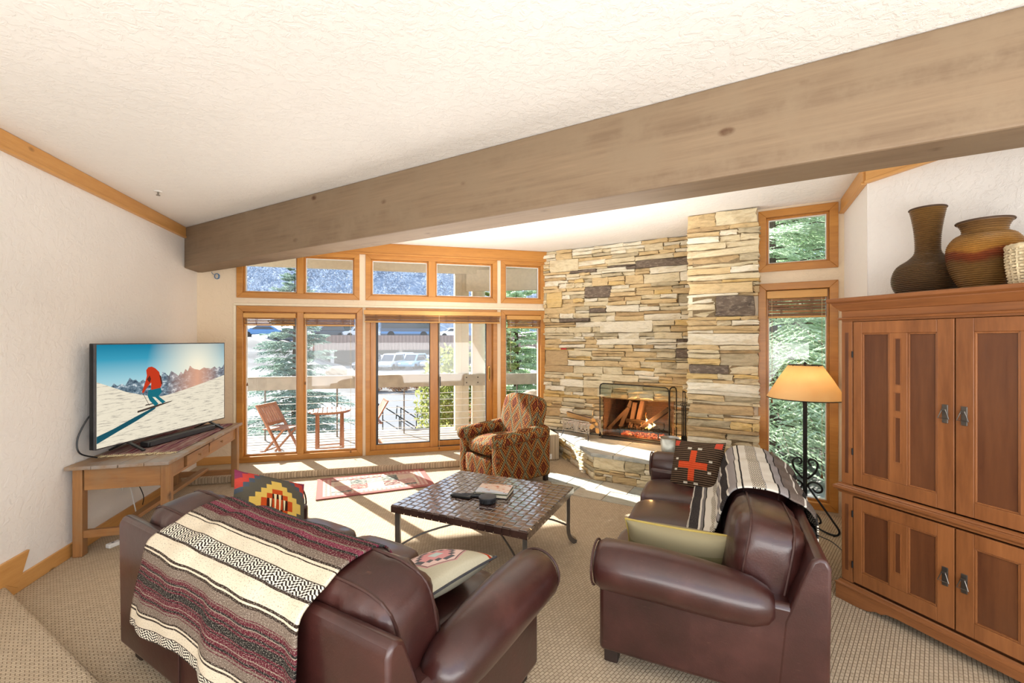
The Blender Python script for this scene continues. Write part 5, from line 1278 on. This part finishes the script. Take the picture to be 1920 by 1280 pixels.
# bistro set
bt = thing('bistro_table', 'round slatted wooden bistro table on the deck', 'table', (-1.03, 7.48, DZ), rd(8))
for i in range(9):
    x = -.30+.60*(i+.5)/9; w_ = math.sqrt(max(.01, .30**2-x*x)); B('slat', m_teak['y'], x-.028, x+.028, -w_, w_, .635, .655, bt, bevel=.003, seg=1)
MB().tube([(.295*math.cos(2*PI*k/36), .295*math.sin(2*PI*k/36), .640) for k in range(36)], .017, 4, closed=True).obj('rim', m_teak['x'], bt)
for sx in (-1, 1):
    MB().bar((sx*.19,-.17,0),(sx*.19,.12,.63),.035,.022).obj('leg', m_teak['z'], bt); MB().bar((sx*.165,.17,0),(sx*.165,-.12,.63),.035,.022).obj('leg', m_teak['z'], bt)
for y, z in ((-.13,.09),(.13,.09)): MB().bar((-.19,y,z),(.19,y,z),.03,.02).obj('stretcher', m_teak['x'], bt)
def folding_chair(label, loc, rz):
    c_ = thing('folding_chair', label, 'chair', loc, rz, 'folding chairs on the deck')   # faces -y
    for sx in (-1, 1):
        MB().bar((sx*.20,-.20,0),(sx*.20,.24,.78),.04,.022).obj('back_leg', m_teak['z'], c_); MB().bar((sx*.175,.22,0),(sx*.175,-.17,.42),.035,.022).obj('front_leg', m_teak['z'], c_)
    for i in range(7): B('seat_slat', m_teak['x'], -.19, .19, -.2+i*.053, -.2+i*.053+.04, .415, .432, c_, bevel=.003, seg=1)
    for z in (.50, .76): y = -.20+.44*z/.78; MB().bar((-.19,y,z),(.19,y,z),.02,.05).obj('back_rail', m_teak['x'], c_)
    for i in range(7): x = -.15+i*.05; MB().bar((x,-.20+.44*.51/.78,.51),(x,-.20+.44*.75/.78,.75),.028,.014).obj('back_slat', m_teak['z'], c_)
    MB().bar((-.2,.18,.09),(.2,.18,.09),.03,.02).obj('stretcher', m_teak['x'], c_)
    return c_
folding_chair('wooden folding chair left of the bistro table on the deck', (-1.72, 7.42, DZ), rd(68))
folding_chair('wooden folding chair right of the bistro table on the deck', (-.42, 7.55, DZ), rd(-80))

# ------------------------------------------------------------------ conifers
def mk_needle(name, a, b, c3):
    t = NT(name); n = t.noise(t.coord(), 2.2, 4, .7); n2 = t.noise(t.coord(), 17, 2)
    c = t.ramp(t.math('ADD', t.math('MULTIPLY', n, .6), t.math('MULTIPLY', n2, .4)), [(.34, a), (.52, b), (.68, c3)])
    trl = t.n('BsdfTranslucent'); t.l(c, trl.inputs[0]); m = t.fin(c, .75, 0, .2); mx = t.n('MixShader'); mx.inputs[0].default_value = .55
    t.l(t.b.outputs[0], mx.inputs[1]); t.l(trl.outputs[0], mx.inputs[2]); t.l(mx.outputs[0], t.out.inputs[0]); return m
m_spr = mk_needle('blue_spruce_needles', '#74887e', '#96aa9d', '#bccdc2'); m_fir = mk_needle('fir_needles', '#a5bb98', '#cbdcbf', '#e6f0dc'); m_olv = mk_needle('olive_needles', '#737f4a', '#9aa562', '#c0c886')
m_bk = plain('tree_bark', '#5a4a40', .9, var=.25)
def conifer(name, label, x, y, z, h_, rad, whorls, nb, tw, nl, mat, seed, droop=.25, base=.08, grp=None, sub=1):
    rr = random.Random(seed); T_ = thing(name, label, 'tree', (x, y, z), 0, grp)
    MB().tube([(0,0,-.2),(0,0,h_*.5),(0,0,h_*.97)], [h_*.018+.02, h_*.011+.01, .008], 8).obj('trunk', m_bk, T_, smooth=True)
    f = MB(); V = f.v; br = MB()
    for wv in range(whorls):
        t_ = base+(1-base)*wv/(whorls-.3); zz = h_*t_; L_ = rr.uniform(.8, 1.12)*rad*(1-t_)**.75*rr.uniform(.85, 1.1)+.10
        for b in range(nb):
            a = 2*PI*(b+rr.random()*.8)/nb+wv*.7; Lb = L_*rr.uniform(.75, 1.12); d = Vector((math.cos(a), math.sin(a), 0)); sd = Vector((-d.y, d.x, 0))
            dr_ = droop*rr.uniform(.6, 1.3)*(1-t_*.9); up = .12+.5*t_
            zo = rr.uniform(-.5, .5)*h_/whorls
            def pt(s): return Vector((0,0,zz+zo))+d*(Lb*s)+Vector((0,0,Lb*(up*s*.5-dr_*s*s)))
            br.tube([pt(0), pt(.5), pt(1)], [.014, .009, .003], 3, cap=False)
            for k in range(tw):
                s = .12+.88*(k+rr.random())/tw; p = pt(s); tl = Lb*(.12+.42*(1-s)**.8*s**.3)+.06
                for sg in (-1, 1):
                    dd = (d*.75+sd*sg*rr.uniform(.6, 1.1)+Vector((0,0,rr.uniform(-.35,.12)-droop*.4))).normalized()
                    for q in range(sub):
                        pp = p+dd*tl*q/sub; e_ = pp+dd*tl/sub*1.25
                        for m_ in range(2):
                            wv_ = Vector((rr.uniform(-1,1), rr.uniform(-1,1), rr.uniform(-.6,.9)))
                            n_ = dd.cross(wv_).normalized()*nl*rr.uniform(.7, 1.2); mid = pp+dd*tl/sub*.45
                            o = len(V); V.extend((tuple(pp), tuple(mid+n_), tuple(e_), tuple(mid-n_))); f.f.append((o, o+1, o+2, o+3)); f.mi.append(0)
    br.obj('branches', m_bk, T_, kind='stuff'); f.obj('foliage', mat, T_, kind='stuff')
    return T_
conifer('spruce_tree', 'blue green spruce tree just beyond the deck railing', -3.19, 15.57, GZ, 5.6, 1.75, 21, 8, 16, .018, m_spr, 3, .3, sub=5)
conifer('fir_tree', 'tall fir with drooping pale branches nearest the corner window', 6.3, 6.5, -.6, 9.5, 2.6, 30, 10, 20, .015, m_fir, 11, .42, sub=9)
conifer('fir_tree', 'second fir further right outside the corner window', 8.6, 6.2, -.6, 9, 2.5, 24, 9, 16, .018, m_fir, 12, .42, sub=8)
conifer('fir_tree', 'third fir standing behind the others outside the corner window', 9.4, 10.0, -.6, 9, 2.4, 20, 8, 14, .05, m_fir, 13, .4, sub=3)
conifer('fir_tree', 'leafy green conifer beyond the narrow window beside the stone wall', 3.3, 12.4, GZ, 5.6, 1.6, 20, 8, 13, .03, m_fir, 14, .3, sub=4)
conifer('fir_tree', 'olive green conifer just right of the porch column', 2.35, 11.2, GZ, 4.6, 1.0, 16, 8, 11, .045, m_olv, 15, .3, sub=2)
def bush(name, label, x, y, z, rx, rz_, n, mat, seed, leaf=.05, cat='shrub', grp=None, stems=True):
    rr = random.Random(seed); T_ = thing(name, label, cat, (x, y, z), 0, grp); f = MB()
    for k in range(n):
        a, b = rr.uniform(0, 2*PI), math.acos(rr.uniform(-1, 1)); q = rr.random()**.4
        p = Vector((rx*q*math.sin(b)*math.cos(a), rx*q*math.sin(b)*math.sin(a), rz_*(1+q*math.cos(b)))); u = Vector((rr.uniform(-1,1), rr.uniform(-1,1), rr.uniform(-1,1))).normalized(); w_ = u.orthogonal().normalized()*leaf*.45
        u = u*leaf; o = len(f.v); f.v.extend((tuple(p-u), tuple(p+w_), tuple(p+u), tuple(p-w_))); f.f.append((o, o+1, o+2, o+3)); f.mi.append(0)
    f.obj('foliage', mat, T_, kind='stuff'); s_ = MB()
    for k in range(9): a = rr.uniform(0, 2*PI); s_.tube([(0,0,-.05),(rx*.35*math.cos(a), rx*.35*math.sin(a), rz_*.8),(rx*.7*math.cos(a), rx*.7*math.sin(a), rz_*1.5)], [.02,.013,.005], 4)
    s_.obj('stems', m_bk, T_, kind='stuff'); return T_
m_dry = plain('dry_brush', '#b08a66', .9, var=.3, sc=6); m_leaf = mk_needle('shrub_leaves', '#66703c', '#949a54', '#c4bf78')
bush('leafy_shrub', 'tall olive shrub behind the left porch post', 1.15, 11.2, GZ, .75, 1.6, 3200, m_leaf, 21, .07)
bush('leafy_shrub', 'low green shrub just outside the deck by the square post', 1.0, 9.6, GZ, .55, .75, 1800, m_leaf, 22, .06)
bush('dry_bush', 'rusty dry bush between the round column and the door jamb', 1.95, 9.6, -1.2, .5, .95, 2200, m_dry, 23, .05)
for i, (x, y) in enumerate(((-1.6,30.2),(.1,29.8),(1.6,30.4),(3.4,30.0),(5.4,30.6))): bush('dry_bush', 'brown dry bush, number %s from the left along the far road edge' % ('one','two','three','four','five')[i], x, y, GZ, .95, .5, 900, m_dry, 30+i, .10, grp='dry bushes along the road')
m_rock = mk_stone('boulder_rock', '#a58d74', '#bfa78b', '#8a7561')
def boulder(label, x, y, z, r, seed):
    rr = random.Random(seed); m = MB().soft((0,0,0), (r*1.2, r, r*.8), 2.6, 4); m.v = [(a*rr.uniform(.88,1.12), b*rr.uniform(.88,1.12), c_*rr.uniform(.88,1.12)) for a, b, c_ in m.v]
    o = m.obj('boulder', m_rock, loc=(x, y, z)); tag(o, label, 'boulder'); return o
boulder('grey boulder alone on the snow beyond the spruce', -5.4, 43.5, GZ+.35, .75, 1)
for i, (x, y, z, r, lb) in enumerate(((2.35,8.95,.35,.30,'pale boulder seen low in the narrow window, left of the others'),(2.75,8.9,.42,.28,'rounded pale boulder in the middle of the low rock heap'),(3.05,8.8,.36,.30,'pale boulder at the right of the low rock heap'),(2.6,9.2,.0,.5,'large boulder at the bottom of the rock heap'),(3.0,9.3,.0,.5,'large boulder at the bottom right of the rock heap'),(2.2,9.3,-.2,.5,'large boulder at the bottom left of the rock heap'))): boulder(lb, x, y, z, r, 40+i)
struct(MB().prism([(1.7,8.75),(3.6,8.6),(4.2,10.4),(1.7,10.6)], -3, -.35).obj('rock_bank', m_ground), 'bank of earth under the boulders')
# stair rails
def stair(label, x, y, z):
    s_ = thing('stair_railing', label, 'railing', (x, y, z)); dxz = (1.5, -1.05)
    for k in range(4): px_ = k*.5; MB().tube([(px_,0,-.7*px_-.9),(px_,0,-.7*px_)], .018, 6).obj('post', m_iron, s_)
    MB().tube([(-.15,0,-.35),(-.12,0,.08),(0,0,0),(dxz[0],0,dxz[1]),(1.65,0,-1.1)], .018, 6).obj('handrail', m_iron, s_); MB().tube([(0,0,-.42),(dxz[0],0,dxz[1]-.42)], .012, 6).obj('lower_rail', m_iron, s_); return s_
stair('black iron stair railing on the left, below the deck', -.45, 14.4, -.35); stair('black iron stair railing in the middle, below the deck', .1, 15.2, -.55); stair('black iron stair railing on the right, below the deck', .75, 14.6, -.55)
# parking structure
m_corr = NT('corrugated_cladding'); s_ = m_corr.n('SeparateXYZ', Vector=m_corr.coord()); wv = m_corr.math('SINE', m_corr.math('MULTIPLY', s_.outputs[0], 14.0))
m_corr.bump(wv, .8, .08); m_cor = m_corr.fin(m_corr.mix(m_corr.math('MULTIPLY', m_corr.math('ADD', wv, 1.0), .22), '#9a8377', '#6e5c54'), .7)
pk_ = thing('parking_structure', 'parking structure with brown corrugated parapet beyond the lot', 'building', (0, 62, GZ))
B('parapet', m_cor, -10, 24, -2.3, -2.1, 2.05, 3.95, pk_); B('deck_slab', m_dark, -10, 24, -2.1, 24, 3.3, 3.6, pk_); B('rear_wall', plain('shaded_concrete', '#8a8f94', .9), -10, 24, 7, 7.3, 0, 3.3, pk_)  # rear wall grey has the shade under the deck in its colour
B('end_wall', plain('rust_brown_wall', '#8f5f4c', .8), -10.2, -10, -2.3, 24, 0, 3.95, pk_)
for x in (-8, -3.8, .4, 4.6, 8.8, 13, 17): B('column', plain('pale_column', '#b8b4ac', .8), x-.2, x+.2, -1.9, -1.5, 0, 3.3, pk_)
# cars
m_cg = plain('car_glass', '#2c3640', .1); m_tyre = plain('tyre', '#1c1c1e', .8)
paints = {k: plain('paint_'+k, v, .25, .2, var=.03) for k, v in dict(white='#e8eaec', silver='#b4bac0', dark='#3c4650', blue='#4f7fb0', teal='#7fa3b8', red='#8a3a34').items()}
protos = {}
def car(label, x, y, z, rz, paint, suv=False):
    c_ = thing('car', label, 'car', (x, y, z), rz, 'parked cars')          # length along local x
    L_, h_ = 4.5, (1.75 if suv else 1.45); w_ = .9
    body = [(-2.2,.35),(-2.25,.6),(-2.15,.85),(-1.2,.95),(1.9 if suv else 1.6,.95),(2.2,.9),(2.25,.55),(2.2,.35)]
    MB().prism(body, -w_, w_, 'y').obj('body', paints[paint], c_, bevel=.08, seg=2)
    cab = [(-1.25,.93),(-.55,h_-.08),(-.3,h_),(1.5 if suv else .9,h_),(1.75 if suv else 1.3,h_-.1),(2.05 if suv else 1.9,.93)]
    MB().prism(cab, -w_*.84, w_*.84, 'y').obj('cabin', paints[paint], c_, bevel=.06, seg=2)
    wi = [(-1.0,.98),(-.5,h_-.12),(1.45 if suv else .95,h_-.12),(1.75 if suv else 1.45,.98)]
    MB().prism(wi, -w_*.86, w_*.86, 'y').obj('side_window', m_cg, c_)
    ws = MB(); ws.add([(-1.22,-.68,.99),(-1.22,.68,.99),(-.60,.60,h_-.12),(-.60,-.60,h_-.12)], [(0,1,2,3)]); ws.obj('windscreen', m_cg, c_, solid=.04)
    for wx in (-1.4, 1.4):
        for sy in (-1, 1): MB().cyl(0, 0, -.11, .11, .34, 16, M=Matrix.Translation((wx, sy*.82, .34)) @ Matrix.Rotation(PI/2, 4, 'X')).obj('wheel', m_tyre, c_)
    for sy in (-1, 1): B('headlight', m_white, -2.24, -2.18, sy*.66-.16, sy*.66+.16, .62, .76, c_, bevel=.02, seg=1)
    return c_
for x, y, rz, p, suv, lb in ((-3.2,52.2,70,'dark',1,'dark car at the left end of the front parked row'),(-.7,52.4,66,'silver',1,'silver car second in the front parked row'),(1.8,52.6,62,'teal',1,'pale blue car third in the front parked row'),(4.3,52.8,58,'silver',0,'silver car at the right end of the front parked row'),
        (-2.2,56.6,70,'white',0,'white car at the left of the second parked row'),(.6,56.8,66,'white',1,'white van-like car in the middle of the second parked row'),(3.3,57.0,62,'silver',0,'silver car at the right of the second parked row'),(7.4,53.5,80,'blue',0,'blue car seen through the shrub by the porch post'),(10.2,54.5,80,'dark',0,'dark car seen beside the shrub by the porch post')):
    car(lb, x, y, GZ+.02, rd(rz), p, suv)
for x, y, rz, p, suv, lb in ((-9.0,63.5,20,'dark',1,'dark jeep-like car on the upper parking deck'),(-7.2,66.5,10,'teal',1,'pale blue tall car on the upper parking deck'),(-5.0,63.5,15,'silver',1,'grey tall car on the upper parking deck'),(7.5,63.5,10,'white',0,'white car on the upper parking deck right of the bus'),(-4.6,70,5,'white',0,'white car at the rear of the upper parking deck')):
    car(lb, x, y, GZ+3.6, rd(rz), p, suv)
for x, y, rz, p, suv, lb in ((-22.5,60,20,'silver',0,'silver car parked at the far left on the snow bank'),(-19.0,60.5,15,'white',0,'white car parked on the snow bank behind the spruce'),(-16.2,60.5,15,'blue',0,'blue car parked on the snow bank left of the structure'),(-13.2,60.8,10,'dark',1,'dark car parked on the snow bank beside the structure'),(-13.2,66.5,12,'blue',0,'small blue car behind the snow bank row')):
    car(lb, x, y, gz(x, y)+.02, rd(rz), p, suv)
bs = thing('bus', 'long dark blue bus on the upper parking deck', 'bus', (1.3, 64.5, GZ+3.6), 0)
B('body', plain('bus_paint', '#46566a', .3), -3.6, 3.6, -1.2, 1.2, .35, 2.6, bs, bevel=.12); B('window_band', m_cg, -3.4, 3.4, -1.22, 1.22, 1.35, 2.2, bs); B('stripe', paints['blue'], -3.5, 3.5, -1.215, 1.215, .6, .9, bs)
for x in (-2.2, 2.2):
    for sy in (-1, 1): MB().cyl(0, 0, -.15, .15, .48, 16, M=Matrix.Translation((x, sy*1.08, .48)) @ Matrix.Rotation(PI/2, 4, 'X')).obj('wheel', m_tyre, bs)
for o in list(bpy.data.objects):
    if o.type == 'MESH' and o.parent is None and 'label' not in o.keys() and 'kind' not in o.keys(): print('UNLABELLED', o.name)
